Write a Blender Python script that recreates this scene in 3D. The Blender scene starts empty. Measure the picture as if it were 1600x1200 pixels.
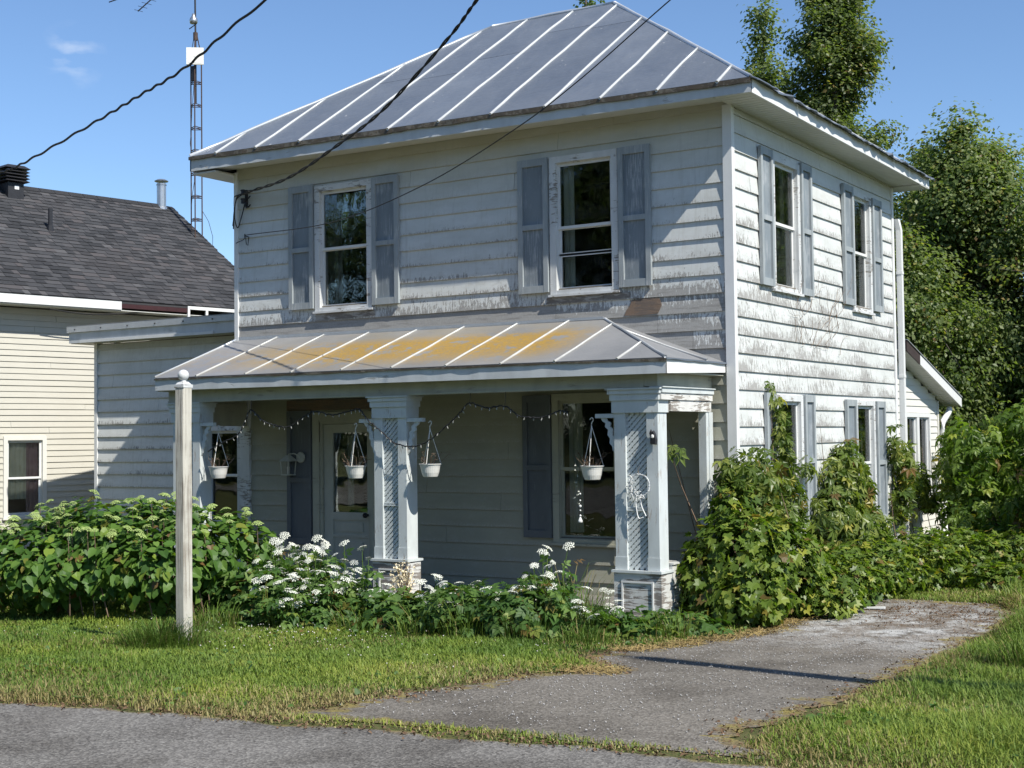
import bpy, math, random
import numpy as np
from mathutils import Vector, Matrix

random.seed(7)
RNG = np.random.default_rng(11)
C = bpy.context.scene.collection
scene = bpy.context.scene
rad = math.radians

# ------------------------------------------------------------------ camera
cam_d = bpy.data.cameras.new('camera')
cam = bpy.data.objects.new('camera', cam_d)
C.objects.link(cam)
scene.camera = cam
cam_d.sensor_width = 36.0
cam_d.lens = 48.66
cam_d.clip_start = 0.1
cam_d.clip_end = 3000
CAM = np.array([6.0786, -14.0452, 1.944])
YAW, PITCH, ROLL = 0.567907, 0.0377975, -0.0125741
_f = np.array([-math.sin(YAW) * math.cos(PITCH), math.cos(YAW) * math.cos(PITCH), math.sin(PITCH)])
_r0 = np.array([math.cos(YAW), math.sin(YAW), 0.0])
_u0 = np.cross(_r0, _f)
_r = _r0 * math.cos(ROLL) + _u0 * math.sin(ROLL)
_u = -_r0 * math.sin(ROLL) + _u0 * math.cos(ROLL)
M = Matrix(((_r[0], _u[0], -_f[0], CAM[0]), (_r[1], _u[1], -_f[1], CAM[1]), (_r[2], _u[2], -_f[2], CAM[2]), (0, 0, 0, 1)))
cam.matrix_world = M

# ------------------------------------------------------------------ world, sun, exposure
SUN = Vector((1.0, -0.28, 1.13)).normalized()          # direction towards the sun
sun_el = math.asin(SUN.z)
sun_az = math.atan2(SUN.x, SUN.y)                       # clockwise from +Y
world = bpy.data.worlds.new('World')
scene.world = world
world.use_nodes = True
wt = world.node_tree
wt.nodes.clear()
w_out = wt.nodes.new('ShaderNodeOutputWorld')
w_bg = wt.nodes.new('ShaderNodeBackground')
w_sky = wt.nodes.new('ShaderNodeTexSky')
w_sky.sky_type = 'NISHITA'
w_sky.sun_disc = False
w_sky.sun_elevation = sun_el
w_sky.sun_rotation = sun_az
w_sky.altitude = 400
w_sky.air_density = 1.0
w_sky.dust_density = 0.1
w_sky.ozone_density = 6.0
w_bg.inputs[1].default_value = 0.102
# one faint wisp of cloud, fixed in the sky
w_tc = wt.nodes.new('ShaderNodeTexCoord')
w_map = wt.nodes.new('ShaderNodeMapping')
w_noise = wt.nodes.new('ShaderNodeTexNoise')
w_noise.inputs['Scale'].default_value = 34
w_noise.inputs['Detail'].default_value = 6
w_map.inputs['Scale'].default_value = (1, 1, 2.2)
wt.links.new(w_tc.outputs['Generated'], w_map.inputs['Vector'])
wt.links.new(w_map.outputs[0], w_noise.inputs['Vector'])
def _dir(px, py):
    d = _f * 2162.7 + _r * (px - 800) - _u * (py - 600)
    return d / np.linalg.norm(d)
w_dist = wt.nodes.new('ShaderNodeVectorMath'); w_dist.operation = 'DISTANCE'
w_dist.inputs[1].default_value = tuple(_dir(113, 87))
wt.links.new(w_tc.outputs['Generated'], w_dist.inputs[0])
w_mr = wt.nodes.new('ShaderNodeMapRange')
w_mr.inputs['From Min'].default_value = 0.024
w_mr.inputs['From Max'].default_value = 0.004
wt.links.new(w_dist.outputs['Value'], w_mr.inputs['Value'])
w_mr2 = wt.nodes.new('ShaderNodeMapRange')
w_mr2.inputs['From Min'].default_value = 0.45
w_mr2.inputs['From Max'].default_value = 0.75
wt.links.new(w_noise.outputs[0], w_mr2.inputs['Value'])
w_mul = wt.nodes.new('ShaderNodeMath'); w_mul.operation = 'MULTIPLY'
wt.links.new(w_mr.outputs[0], w_mul.inputs[0]); wt.links.new(w_mr2.outputs[0], w_mul.inputs[1])
w_mul2 = wt.nodes.new('ShaderNodeMath'); w_mul2.operation = 'MULTIPLY'; w_mul2.inputs[1].default_value = 0.55
wt.links.new(w_mul.outputs[0], w_mul2.inputs[0])
w_mix = wt.nodes.new('ShaderNodeMix'); w_mix.data_type = 'RGBA'
wt.links.new(w_mul2.outputs[0], w_mix.inputs[0])
wt.links.new(w_sky.outputs[0], w_mix.inputs[6])
w_mix.inputs[7].default_value = (6.0, 6.4, 7.0, 1)
wt.links.new(w_mix.outputs[2], w_bg.inputs[0])
wt.links.new(w_bg.outputs[0], w_out.inputs[0])

sun_d = bpy.data.lights.new('sun', 'SUN')
sun = bpy.data.objects.new('sun', sun_d)
C.objects.link(sun)
sun_d.energy = 4.4
sun_d.angle = rad(0.53)
sun_d.color = (1.0, 0.96, 0.87)
sun.rotation_euler = (-SUN).to_track_quat('-Z', 'Y').to_euler()
sun.location = (20, -10, 30)

vs = scene.view_settings
scene.display_settings.display_device = 'sRGB'
vs.view_transform = 'Standard'
vs.look = 'None'
vs.exposure = 0.64
vs.gamma = 1.0
vs.use_curve_mapping = False
scene.render.engine = 'CYCLES'
scene.cycles.max_bounces = 8
scene.cycles.transparent_max_bounces = 24
scene.cycles.use_denoising = True

# ------------------------------------------------------------------ node helpers
class NT:
    def __init__(s, name):
        s.m = bpy.data.materials.new(name)
        s.m.use_nodes = True
        s.t = s.m.node_tree
        s.t.nodes.clear()
        s.out = s.n('ShaderNodeOutputMaterial')
    def n(s, typ, **kw):
        nd = s.t.nodes.new(typ)
        for k, v in kw.items():
            setattr(nd, k, v)
        return nd
    def set(s, sock, v):
        if isinstance(v, bpy.types.NodeSocket):
            s.t.links.new(v, sock)
        elif isinstance(v, (tuple, list)):
            if len(v) == 3 and sock.type == 'RGBA':
                v = (*v, 1)
            sock.default_value = v
        else:
            sock.default_value = v
    def pos(s):
        return s.n('ShaderNodeNewGeometry').outputs['Position']
    def obj(s):
        return s.n('ShaderNodeTexCoord').outputs['Object']
    def uv(s):
        return s.n('ShaderNodeUVMap', uv_map='uv').outputs[0]
    def sep(s, v):
        nd = s.n('ShaderNodeSeparateXYZ'); s.set(nd.inputs[0], v)
        return nd.outputs
    def scale(s, v, sc, loc=(0, 0, 0), rot=(0, 0, 0)):
        nd = s.n('ShaderNodeMapping'); s.set(nd.inputs[0], v)
        nd.inputs['Scale'].default_value = sc
        nd.inputs['Location'].default_value = loc
        nd.inputs['Rotation'].default_value = rot
        return nd.outputs[0]
    def noise(s, v, sc=5.0, det=4.0, rough=0.55, dist=0.0):
        nd = s.n('ShaderNodeTexNoise'); s.set(nd.inputs['Vector'], v)
        nd.inputs['Scale'].default_value = sc
        nd.inputs['Detail'].default_value = det
        nd.inputs['Roughness'].default_value = rough
        nd.inputs['Distortion'].default_value = dist
        return nd.outputs[0]
    def vor(s, v, sc=5.0, feat='F1', out=0):
        nd = s.n('ShaderNodeTexVoronoi', feature=feat); s.set(nd.inputs['Vector'], v)
        nd.inputs['Scale'].default_value = sc
        return nd.outputs[out]
    def math(s, op, a, b=0.0, clamp=False):
        nd = s.n('ShaderNodeMath', operation=op, use_clamp=clamp)
        s.set(nd.inputs[0], a); s.set(nd.inputs[1], b)
        return nd.outputs[0]
    def mr(s, v, a, b, c=0.0, d=1.0, smooth=False):
        nd = s.n('ShaderNodeMapRange')
        if smooth: nd.interpolation_type = 'SMOOTHSTEP'
        s.set(nd.inputs['Value'], v)
        nd.inputs['From Min'].default_value = a; nd.inputs['From Max'].default_value = b
        nd.inputs['To Min'].default_value = c; nd.inputs['To Max'].default_value = d
        return nd.outputs[0]
    def mix(s, f, a, b, mode='MIX'):
        nd = s.n('ShaderNodeMix', data_type='RGBA', blend_type=mode)
        s.set(nd.inputs[0], f); s.set(nd.inputs[6], a); s.set(nd.inputs[7], b)
        return nd.outputs[2]
    def ramp(s, f, stops):
        nd = s.n('ShaderNodeValToRGB'); s.set(nd.inputs[0], f)
        cr = nd.color_ramp
        while len(cr.elements) < len(stops): cr.elements.new(0.5)
        for e, (p, c) in zip(cr.elements, stops):
            e.position = p; e.color = (*c, 1)
        return nd.outputs[0]
    def attr(s, name, typ='GEOMETRY'):
        return s.n('ShaderNodeAttribute', attribute_name=name, attribute_type=typ).outputs['Fac']
    def rnd(s):
        return s.n('ShaderNodeObjectInfo').outputs['Random']
    def bump(s, h, strength=0.3, dist=0.01):
        nd = s.n('ShaderNodeBump'); s.set(nd.inputs['Height'], h)
        nd.inputs['Strength'].default_value = strength
        nd.inputs['Distance'].default_value = dist
        return nd.outputs[0]
    def bsdf(s, col, rough=0.6, metal=0.0, normal=None, spec=0.4, **kw):
        nd = s.n('ShaderNodeBsdfPrincipled')
        s.set(nd.inputs['Base Color'], col); s.set(nd.inputs['Roughness'], rough)
        s.set(nd.inputs['Metallic'], metal); s.set(nd.inputs['Specular IOR Level'], spec)
        if normal is not None: s.set(nd.inputs['Normal'], normal)
        return nd.outputs[0]
    def done(s, sh):
        s.t.links.new(sh, s.out.inputs[0])
        return s.m

MT = {}
def simple(name, col, rough=0.6, metal=0.0, var=0.12, sc=9.0, bump=0.15, spec=0.4):
    k = NT(name)
    p = k.pos()
    a = k.noise(p, sc, 5)
    b = k.noise(p, sc * 7, 3)
    f = k.math('ADD', k.math('MULTIPLY', a, 0.65), k.math('MULTIPLY', b, 0.35))
    c = k.mix(k.mr(f, 0.3, 0.7), tuple(x * (1 - var) for x in col), tuple(min(1, x * (1 + var)) for x in col))
    MT[name] = k.done(k.bsdf(c, rough, metal, k.bump(b, bump, 0.004), spec))
    return MT[name]

def make_siding():
    k = NT('siding_paint')
    p = k.pos()
    uv = k.sep(k.uv())
    v = uv[1]
    peel = k.attr('peel', 'OBJECT')
    streak = k.noise(k.scale(p, (44, 44, 9.0)), 1.0, 5, 0.62)
    fine = k.noise(k.scale(p, (110, 110, 45)), 1.0, 2)
    patch = k.noise(k.scale(p, (1.3, 1.3, 3.2)), 1.0, 4, 0.6)
    h = k.math('ADD', k.math('MULTIPLY', k.math('SUBTRACT', streak, 0.5), 5.0), k.math('MULTIPLY', k.math('SUBTRACT', fine, 0.5), 1.8))
    h = k.math('ADD', h, k.math('MULTIPLY', k.math('SUBTRACT', patch, 0.5), 3.6))
    vs_ = k.math('MULTIPLY', v, k.mr(peel, 0.10, 0.48, 2.7, 1.15))
    t = k.math('SUBTRACT', k.math('ADD', k.math('MULTIPLY', peel, 1.35), h), k.math('ADD', vs_, 0.30))
    gate = k.mr(peel, 0.02, 0.10)
    mask = k.math('MULTIPLY', k.mr(t, 0.0, 0.12), gate)
    # paint: slightly uneven white with grey-green grime
    gr = k.noise(k.scale(p, (1.4, 1.4, 4.0)), 1.0, 6, 0.65)
    speck = k.noise(p, 130, 2)
    z = k.sep(p)[2]
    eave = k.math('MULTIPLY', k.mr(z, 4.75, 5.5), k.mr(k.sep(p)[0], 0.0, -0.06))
    paint = k.mix(k.mr(gr, 0.35, 0.75), (0.625, 0.637, 0.625), (0.50, 0.515, 0.498))
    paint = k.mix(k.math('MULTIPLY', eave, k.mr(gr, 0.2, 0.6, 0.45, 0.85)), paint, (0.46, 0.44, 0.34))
    paint = k.mix(k.attr('aged_shade', 'OBJECT'), paint, k.mix(k.mr(gr, 0.3, 0.7), (0.34, 0.335, 0.265), (0.285, 0.285, 0.23)))  # porch boards: yellower paint, darkened further to stand in for porch shade
    paint = k.mix(k.mr(speck, 0.60, 0.74, 0, 0.25), paint, (0.45, 0.45, 0.43))
    run = k.noise(k.scale(p, (30, 30, 0.8)), 1.0, 3)
    paint = k.mix(k.math('MULTIPLY', k.mr(run, 0.52, 0.72, 0, 0.45), k.math('SUBTRACT', 1.0, k.attr('aged_shade', 'OBJECT'))), paint, (0.44, 0.44, 0.41))
    blot = k.noise(k.scale(p, (5, 5, 9)), 1.0, 6, 0.7)
    paint = k.mix(k.math('MULTIPLY', k.mr(blot, 0.52, 0.66, 0, 0.6), k.mr(peel, 0.0, 0.3, 0.15, 1.0)), paint, (0.46, 0.455, 0.42))
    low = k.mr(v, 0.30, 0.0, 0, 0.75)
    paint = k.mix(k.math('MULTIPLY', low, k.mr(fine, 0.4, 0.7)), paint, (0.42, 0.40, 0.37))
    wood = k.mix(fine, (0.19, 0.185, 0.175), (0.42, 0.412, 0.396))
    wood = k.mix(k.mr(gr, 0.4, 0.7, 0, 0.5), wood, (0.30, 0.295, 0.28))
    wood = k.mix(k.mr(k.noise(k.scale(p, (3, 3, 30)), 1.0, 4), 0.5, 0.7, 0, 0.6), wood, (0.16, 0.15, 0.14))
    col = k.mix(mask, paint, wood)
    hh = k.math('ADD', k.math('MULTIPLY', mask, -1.0), k.math('MULTIPLY', fine, 0.25))
    MT['siding_paint'] = k.done(k.bsdf(col, k.mr(mask, 0, 1, 0.5, 0.85), 0, k.bump(hh, 0.45, 0.003), 0.3))

def make_peeled(name, paint, wood_a, wood_b, amount, sx=4.0, sz=38.0, vertical=False, lo=0.06):
    """paint flaking along the grain of the bare wood under it"""
    k = NT(name)
    p = k.pos()
    sc = (sx, sx, sz) if not vertical else (sz, sz, sx)
    g = k.noise(k.scale(p, sc), 1.0, 5, 0.6, 0.6)
    b = k.noise(k.scale(p, (3, 3, 3)), 1.0, 3)
    f = k.noise(p, 140, 2)
    t = k.math('ADD', k.math('ADD', g, k.math('MULTIPLY', k.math('SUBTRACT', b, 0.5), 0.7)), k.math('MULTIPLY', k.math('SUBTRACT', f, 0.5), 0.15))
    mask = k.mr(t, 1 - amount, 1 - amount + lo)
    dirt = k.noise(k.scale(p, (5, 5, 2)), 1.0, 4)
    pc = k.mix(k.mr(dirt, 0.4, 0.75), paint, tuple(x * 0.8 for x in paint))
    wc = k.mix(f, wood_a, wood_b)
    hh = k.math('ADD', k.math('MULTIPLY', mask, -1.0), k.math('MULTIPLY', g, 0.5))
    MT[name] = k.done(k.bsdf(k.mix(mask, pc, wc), k.mr(mask, 0, 1, 0.5, 0.85), 0, k.bump(hh, 0.5, 0.003), 0.3))

def make_roof_metal():
    k = NT('roof_metal')
    p = k.pos()
    o = k.noise(k.scale(p, (0.9, 0.9, 0.9)), 1.0, 5, 0.6)
    r = k.noise(k.scale(p, (14, 2.0, 2.0)), 1.0, 4)
    s = k.noise(p, 45, 3)
    rn = k.rnd()
    col = k.mix(k.mr(o, 0.3, 0.7), (0.132, 0.153, 0.188), (0.175, 0.198, 0.236))
    col = k.mix(k.mr(r, 0.5, 0.8, 0, 0.35), col, (0.21, 0.22, 0.24))
    col = k.mix(k.mr(s, 0.66, 0.75, 0, 0.35), col, (0.12, 0.12, 0.13))
    col = k.mix(k.mr(k.noise(p, 11, 2), 0.74, 0.77), col, (0.5, 0.5, 0.5))
    col = k.mix(1.0, col, k.ramp(rn, [(0, (0.90, 0.90, 0.90)), (1, (1.08, 1.08, 1.08))]), 'MULTIPLY')
    MT['roof_metal'] = k.done(k.bsdf(col, k.mr(o, 0.3, 0.7, 0.38, 0.55), 0.25, k.bump(k.math('ADD', k.math('ADD', o, k.math('MULTIPLY', k.noise(p, 3.2, 3), 0.55)), k.math('MULTIPLY', s, 0.08)), 0.55, 0.06), 0.5))
    k = NT('porch_metal')
    p = k.pos()
    z = k.sep(p)[2]; x = k.sep(p)[0]
    o = k.noise(k.scale(p, (1.2, 1.2, 1.2)), 1.0, 5, 0.6)
    s = k.noise(p, 30, 4)
    col = k.mix(k.mr(o, 0.3, 0.7), (0.20, 0.205, 0.215), (0.28, 0.28, 0.285))
    n = k.noise(k.scale(p, (1.5, 2.6, 2.6), (3, 1, 0)), 1.0, 8, 0.74)
    n2 = k.noise(k.scale(p, (9, 9, 9)), 1.0, 4)
    band = k.math('MULTIPLY', k.mr(z, 2.72, 2.96, smooth=True), k.mr(z, 3.20, 3.10))
    bx = k.math('MULTIPLY', k.mr(x, -6.9, -4.6, 0.2, 1.0), k.mr(x, -1.3, -1.9))
    lich = k.math('MULTIPLY', k.math('MULTIPLY', band, bx), k.mr(k.math('ADD', n, k.math('MULTIPLY', k.math('SUBTRACT', n2, 0.5), 0.5)), 0.41, 0.47))
    haze = k.math('MULTIPLY', k.math('MULTIPLY', k.mr(z, 2.7, 2.85), bx), k.mr(n, 0.3, 0.6, 0.05, 0.45))
    col = k.mix(haze, col, (0.30, 0.245, 0.15))
    col = k.mix(k.math('MULTIPLY', lich, k.mr(s, 0.35, 0.6, 0.6, 1.0)), col, k.mix(s, (0.28, 0.16, 0.03), (0.50, 0.31, 0.05)))
    MT['porch_metal'] = k.done(k.bsdf(col, 0.5, 0.2, k.bump(k.math('ADD', o, k.math('MULTIPLY', s, 0.15)), 0.3, 0.04), 0.4))

def make_glass():
    k = NT('window_glass')
    p = k.pos()
    w = k.noise(k.scale(p, (2.2, 2.2, 1.6)), 1.0, 2)
    fr = k.n('ShaderNodeFresnel'); fr.inputs[0].default_value = 1.55
    nrm = k.bump(w, 0.10, 0.03)
    gl = k.n('ShaderNodeBsdfGlossy'); gl.inputs['Roughness'].default_value = 0.015
    k.set(gl.inputs['Normal'], nrm)
    tr = k.n('ShaderNodeBsdfTransparent'); tr.inputs[0].default_value = (0.86, 0.89, 0.87, 1)
    df = k.n('ShaderNodeBsdfDiffuse'); df.inputs[0].default_value = (0.35, 0.36, 0.35, 1)
    sm = k.noise(p, 4.5, 5, 0.7)
    m0 = k.n('ShaderNodeMixShader'); k.set(m0.inputs[0], k.mr(sm, 0.5, 0.8, 0.0, 0.06))
    k.set(m0.inputs[1], tr.outputs[0]); k.set(m0.inputs[2], df.outputs[0])
    m1 = k.n('ShaderNodeMixShader'); k.set(m1.inputs[0], k.math('MULTIPLY', fr.outputs[0], 0.9))
    k.set(m1.inputs[1], m0.outputs[0]); k.set(m1.inputs[2], gl.outputs[0])
    MT['window_glass'] = k.done(m1.outputs[0])

def make_leaf(name, c_dark, c_mid, c_lit, trans=0.35, rough=0.45, shift=(0.0, 0.0, 0.0)):
    k = NT(name)
    r = k.math('FRACT', k.math('ADD', k.attr('rnd'), k.rnd()))
    col = k.ramp(r, [(0.0, c_dark), (0.5, c_mid), (0.91, c_lit), (0.955, tuple(min(1, a * b) for a, b in zip(c_lit, (1.5, 1.2, 0.9)))), (0.98, (0.17, 0.10, 0.035)), (1.0, (0.12, 0.07, 0.03))])
    pn = k.noise(k.pos(), 1.1, 2)
    col = k.mix(k.mr(pn, 0.35, 0.65, 0.0, 0.35), col, k.mix(0.5, col, c_lit))
    b = k.bsdf(col, rough, 0, None, 0.35)
    tl = k.n('ShaderNodeBsdfTranslucent')
    k.set(tl.inputs[0], k.mix(1.0, col, (1.5, 1.7, 0.6), 'MULTIPLY'))
    ms = k.n('ShaderNodeMixShader'); ms.inputs[0].default_value = trans
    k.set(ms.inputs[1], b); k.set(ms.inputs[2], tl.outputs[0])
    MT[name] = k.done(ms.outputs[0])

def make_grass():
    k = NT('grass_blade')
    r = k.attr('rnd'); dry = k.attr('dry')
    pn = k.noise(k.pos(), 0.9, 4)
    g = k.ramp(r, [(0.0, (0.068, 0.134, 0.020)), (0.5, (0.136, 0.218, 0.036)), (1.0, (0.25, 0.30, 0.066))])
    g = k.mix(k.mr(pn, 0.35, 0.65), g, k.mix(1.0, g, (1.3, 1.15, 0.9), 'MULTIPLY'))
    d = k.ramp(r, [(0.0, (0.20, 0.14, 0.06)), (0.6, (0.34, 0.26, 0.12)), (1.0, (0.46, 0.38, 0.21))])
    col = k.mix(dry, g, d)
    b = k.bsdf(col, 0.55, 0, None, 0.3)
    tl = k.n('ShaderNodeBsdfTranslucent'); k.set(tl.inputs[0], col)
    ms = k.n('ShaderNodeMixShader'); ms.inputs[0].default_value = 0.3
    k.set(ms.inputs[1], b); k.set(ms.inputs[2], tl.outputs[0])
    MT['grass_blade'] = k.done(ms.outputs[0])

def make_ground():
    k = NT('lawn_soil')
    p = k.pos()
    a = k.noise(p, 1.2, 6); b = k.noise(p, 40, 4)
    col = k.mix(k.mr(a, 0.35, 0.65), (0.055, 0.075, 0.02), (0.095, 0.105, 0.04))
    col = k.mix(k.mr(b, 0.45, 0.7), col, (0.13, 0.10, 0.05))
    MT['lawn_soil'] = k.done(k.bsdf(col, 0.95, 0, k.bump(b, 0.6, 0.03), 0.1))
    for nm, ca, cb, cc in (('asphalt_road', (0.130, 0.123, 0.114), (0.185, 0.174, 0.161), (0.30, 0.285, 0.262)),
                           ('driveway_asphalt', (0.128, 0.114, 0.096), (0.192, 0.172, 0.146), (0.305, 0.28, 0.245))):
        k = NT(nm)
        p = k.pos()
        big = k.noise(p, 0.8, 5); mid = k.noise(k.scale(p, (1, 1, 1)), 5, 6, 0.65)
        st = k.n('ShaderNodeTexVoronoi', feature='F1'); k.set(st.inputs['Vector'], p); st.inputs['Scale'].default_value = 78
        stc = k.sep(st.outputs['Color'])[0]
        st2 = k.n('ShaderNodeTexVoronoi', feature='F1'); k.set(st2.inputs['Vector'], p); st2.inputs['Scale'].default_value = 48
        s2c = k.sep(st2.outputs['Color'])[0]
        col = k.mix(k.mr(big, 0.3, 0.7), ca, cb)
        col = k.mix(k.mr(mid, 0.4, 0.7, 0, 0.5), col, cb)
        col = k.mix(k.mr(stc, 0.3, 1.0, 0.0, 0.65), k.mix(1.0, col, (0.72, 0.72, 0.72), 'MULTIPLY'), cc)
        col = k.mix(k.math('MULTIPLY', k.mr(s2c, 0.93, 0.98, 0, 0.55), k.mr(st2.outputs['Distance'], 0.5, 0.25)), col, (0.34, 0.325, 0.30))
        col = k.mix(k.math('MULTIPLY', k.mr(s2c, 0.12, 0.07), k.mr(st2.outputs['Distance'], 0.5, 0.3)), col, (0.06, 0.055, 0.05))
        crk = k.noise(k.scale(p, (0.9, 0.9, 0.9)), 1.0, 8, 0.7, 0.3)
        col = k.mix(k.mr(k.math('ABSOLUTE', k.math('SUBTRACT', crk, 0.5)), 0.006, 0.0, 0, 0.6), col, (0.06, 0.055, 0.05))
        stn = k.noise(k.scale(p, (1.0, .55, 1.0)), 1.3, 5, 0.6)
        col = k.mix(k.mr(stn, 0.48, 0.62, 0, 0.6), col, k.mix(1.0, col, (0.48, 0.46, 0.44), 'MULTIPLY'))
        if nm == 'driveway_asphalt':
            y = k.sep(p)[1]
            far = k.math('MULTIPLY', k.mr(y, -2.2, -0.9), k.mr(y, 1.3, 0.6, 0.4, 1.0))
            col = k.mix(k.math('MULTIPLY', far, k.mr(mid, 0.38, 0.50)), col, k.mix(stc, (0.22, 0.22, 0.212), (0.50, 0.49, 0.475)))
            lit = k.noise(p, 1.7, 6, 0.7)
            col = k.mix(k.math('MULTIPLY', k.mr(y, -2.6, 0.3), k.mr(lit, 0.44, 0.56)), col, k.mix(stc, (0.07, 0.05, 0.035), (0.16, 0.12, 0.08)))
        ed = k.attr('edge')
        en = k.noise(p, 3.0, 6, 0.7)
        soil = k.mr(k.math('SUBTRACT', ed, k.math('MULTIPLY', k.math('SUBTRACT', en, 0.40), 1.4)), 0.04, -0.06)
        if nm == 'asphalt_road': soil = k.mr(k.math('SUBTRACT', ed, k.math('MULTIPLY', k.math('SUBTRACT', en, 0.45), 0.35)), 0.03, -0.03)
        col = k.mix(k.math('MULTIPLY', soil, 0.9), col, k.mix(k.mr(k.noise(p, 7, 5), 0.4, 0.6), k.mix(stc, (0.10, 0.075, 0.045), (0.20, 0.155, 0.09)), k.mix(stc, (0.15, 0.125, 0.035), (0.27, 0.215, 0.06))))
        hgt = k.math('ADD', st.outputs['Distance'], k.math('MULTIPLY', mid, 0.8))
        MT[nm] = k.done(k.bsdf(col, 0.9, 0, k.bump(hgt, 0.5, 0.008), 0.2))

def make_shingle():
    k = NT('shingle')
    r = k.math('FRACT', k.math('ADD', k.attr('rnd'), k.rnd()))
    p = k.pos()
    f = k.noise(p, 120, 2)
    col = k.ramp(r, [(0, (0.024, 0.025, 0.028)), (0.45, (0.040, 0.041, 0.045)), (0.8, (0.058, 0.058, 0.062)), (0.95, (0.068, 0.062, 0.064)), (1, (0.085, 0.085, 0.089))])
    col = k.mix(k.mr(f, 0.5, 0.7, 0, 0.4), col, (0.12, 0.12, 0.12))
    col = k.mix(k.mr(k.noise(p, 0.7, 3), 0.5, 0.75, 0, 0.3), col, (0.075, 0.066, 0.066))
    MT['shingle'] = k.done(k.bsdf(col, 0.9, 0, k.bump(f, 0.5, 0.004), 0.2))

def make_bark(name, a, b):
    k = NT(name)
    p = k.pos()
    g = k.noise(k.scale(p, (14, 14, 2.5)), 1.0, 5)
    MT[name] = k.done(k.bsdf(k.mix(g, a, b), 0.9, 0, k.bump(g, 0.7, 0.02), 0.2))

make_siding(); make_roof_metal(); make_glass(); make_grass(); make_ground(); make_shingle()
make_peeled('trim_paint', (0.62, 0.63, 0.63), (0.13, 0.115, 0.10), (0.40, 0.38, 0.35), 0.41, 9, 44)
make_peeled('trim_peeling', (0.60, 0.61, 0.61), (0.16, 0.14, 0.12), (0.36, 0.33, 0.30), 0.50, 5, 34)
make_peeled('column_paint', (0.56, 0.595, 0.595), (0.30, 0.28, 0.25), (0.48, 0.45, 0.42), 0.34, 34, 5)
make_peeled('pedestal_wood', (0.60, 0.60, 0.58), (0.12, 0.105, 0.095), (0.31, 0.28, 0.25), 0.505, 4, 42)
make_peeled('beam_wood', (0.64, 0.63, 0.60), (0.13, 0.11, 0.09), (0.36, 0.33, 0.30), 0.47, 7, 60)
make_peeled('shutter_paint', (0.315, 0.345, 0.36), (0.42, 0.43, 0.435), (0.52, 0.525, 0.53), 0.45, 60, 5, lo=0.3)
make_peeled('shutter_panel', (0.205, 0.235, 0.26), (0.40, 0.42, 0.44), (0.50, 0.515, 0.53), 0.47, 55, 4, lo=0.28)
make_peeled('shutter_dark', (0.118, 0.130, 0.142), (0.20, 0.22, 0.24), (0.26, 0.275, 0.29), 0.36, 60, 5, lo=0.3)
make_peeled('post_wood', (0.53, 0.505, 0.44), (0.15, 0.125, 0.10), (0.36, 0.32, 0.27), 0.505, 1.6, 75, True, lo=0.16)
make_peeled('edge_wood', (0.085, 0.07, 0.052), (0.025, 0.022, 0.018), (0.26, 0.24, 0.20), 0.53, 22, 22, lo=0.12)
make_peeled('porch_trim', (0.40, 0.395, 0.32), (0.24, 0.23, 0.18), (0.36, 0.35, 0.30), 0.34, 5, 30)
make_peeled('dark_bare_wood', (0.14, 0.11, 0.09), (0.04, 0.032, 0.027), (0.30, 0.21, 0.15), 0.55, 5, 48, lo=0.12)
make_peeled('bare_grey_wood', (0.36, 0.35, 0.33), (0.09, 0.08, 0.07), (0.26, 0.24, 0.22), 0.55, 8, 40, lo=0.10)
make_peeled('fascia_paint', (0.57, 0.59, 0.60), (0.30, 0.30, 0.29), (0.45, 0.45, 0.44), 0.31, 3, 18)
simple('white_vinyl', (0.68, 0.685, 0.68), 0.4, 0, 0.04)
simple('soffit_vinyl', (0.56, 0.565, 0.53), 0.5, 0, 0.06)
simple('beige_vinyl', (0.50, 0.48, 0.42), 0.5, 0, 0.04, 3)
simple('cream_vinyl', (0.64, 0.625, 0.58), 0.5, 0, 0.04, 3)
simple('seam_metal', (0.53, 0.54, 0.54), 0.4, 0.15, 0.10)
simple('porch_seam', (0.52, 0.52, 0.505), 0.45, 0.15, 0.14)
simple('galvanised', (0.50, 0.51, 0.52), 0.35, 0.85, 0.15)
simple('flashing', (0.55, 0.57, 0.59), 0.4, 0.5, 0.10)
simple('black_metal', (0.022, 0.022, 0.025), 0.5, 0.0, 0.2)
simple('black_rubber', (0.018, 0.018, 0.02), 0.6, 0.0, 0.2)
simple('rusty_steel', (0.075, 0.05, 0.042), 0.8, 0.2, 0.35, 20)
simple('dark_red_trim', (0.045, 0.016, 0.017), 0.5, 0, 0.2)
simple('dark_brown_trim', (0.045, 0.032, 0.030), 0.6, 0, 0.25)
simple('interior_wall', (0.16, 0.14, 0.115), 0.9, 0, 0.15)
simple('curtain_cloth', (0.62, 0.60, 0.53), 0.9, 0, 0.08)
simple('curtain_pink', (0.34, 0.22, 0.26), 0.9, 0, 0.08)
simple('door_paint', (0.42, 0.42, 0.36), 0.55, 0, 0.10)
simple('pot_plastic', (0.62, 0.61, 0.58), 0.35, 0, 0.05, 12, 0.05)
simple('potting_soil', (0.05, 0.035, 0.025), 0.95)
simple('white_paint', (0.66, 0.66, 0.645), 0.5, 0, 0.08)
simple('deck_boards', (0.20, 0.19, 0.175), 0.85, 0, 0.2)
simple('panel_white', (0.80, 0.78, 0.70), 0.45, 0, 0.03)
simple('petal_white', (0.60, 0.61, 0.53), 0.7, 0, 0.10, 30)
simple('flower_green', (0.27, 0.35, 0.11), 0.7, 0, 0.22, 25)
simple('clover_white', (0.58, 0.55, 0.52), 0.7, 0, 0.10, 30)
simple('dead_leaf', (0.125, 0.075, 0.042), 0.85, 0, 0.45, 18)
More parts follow.
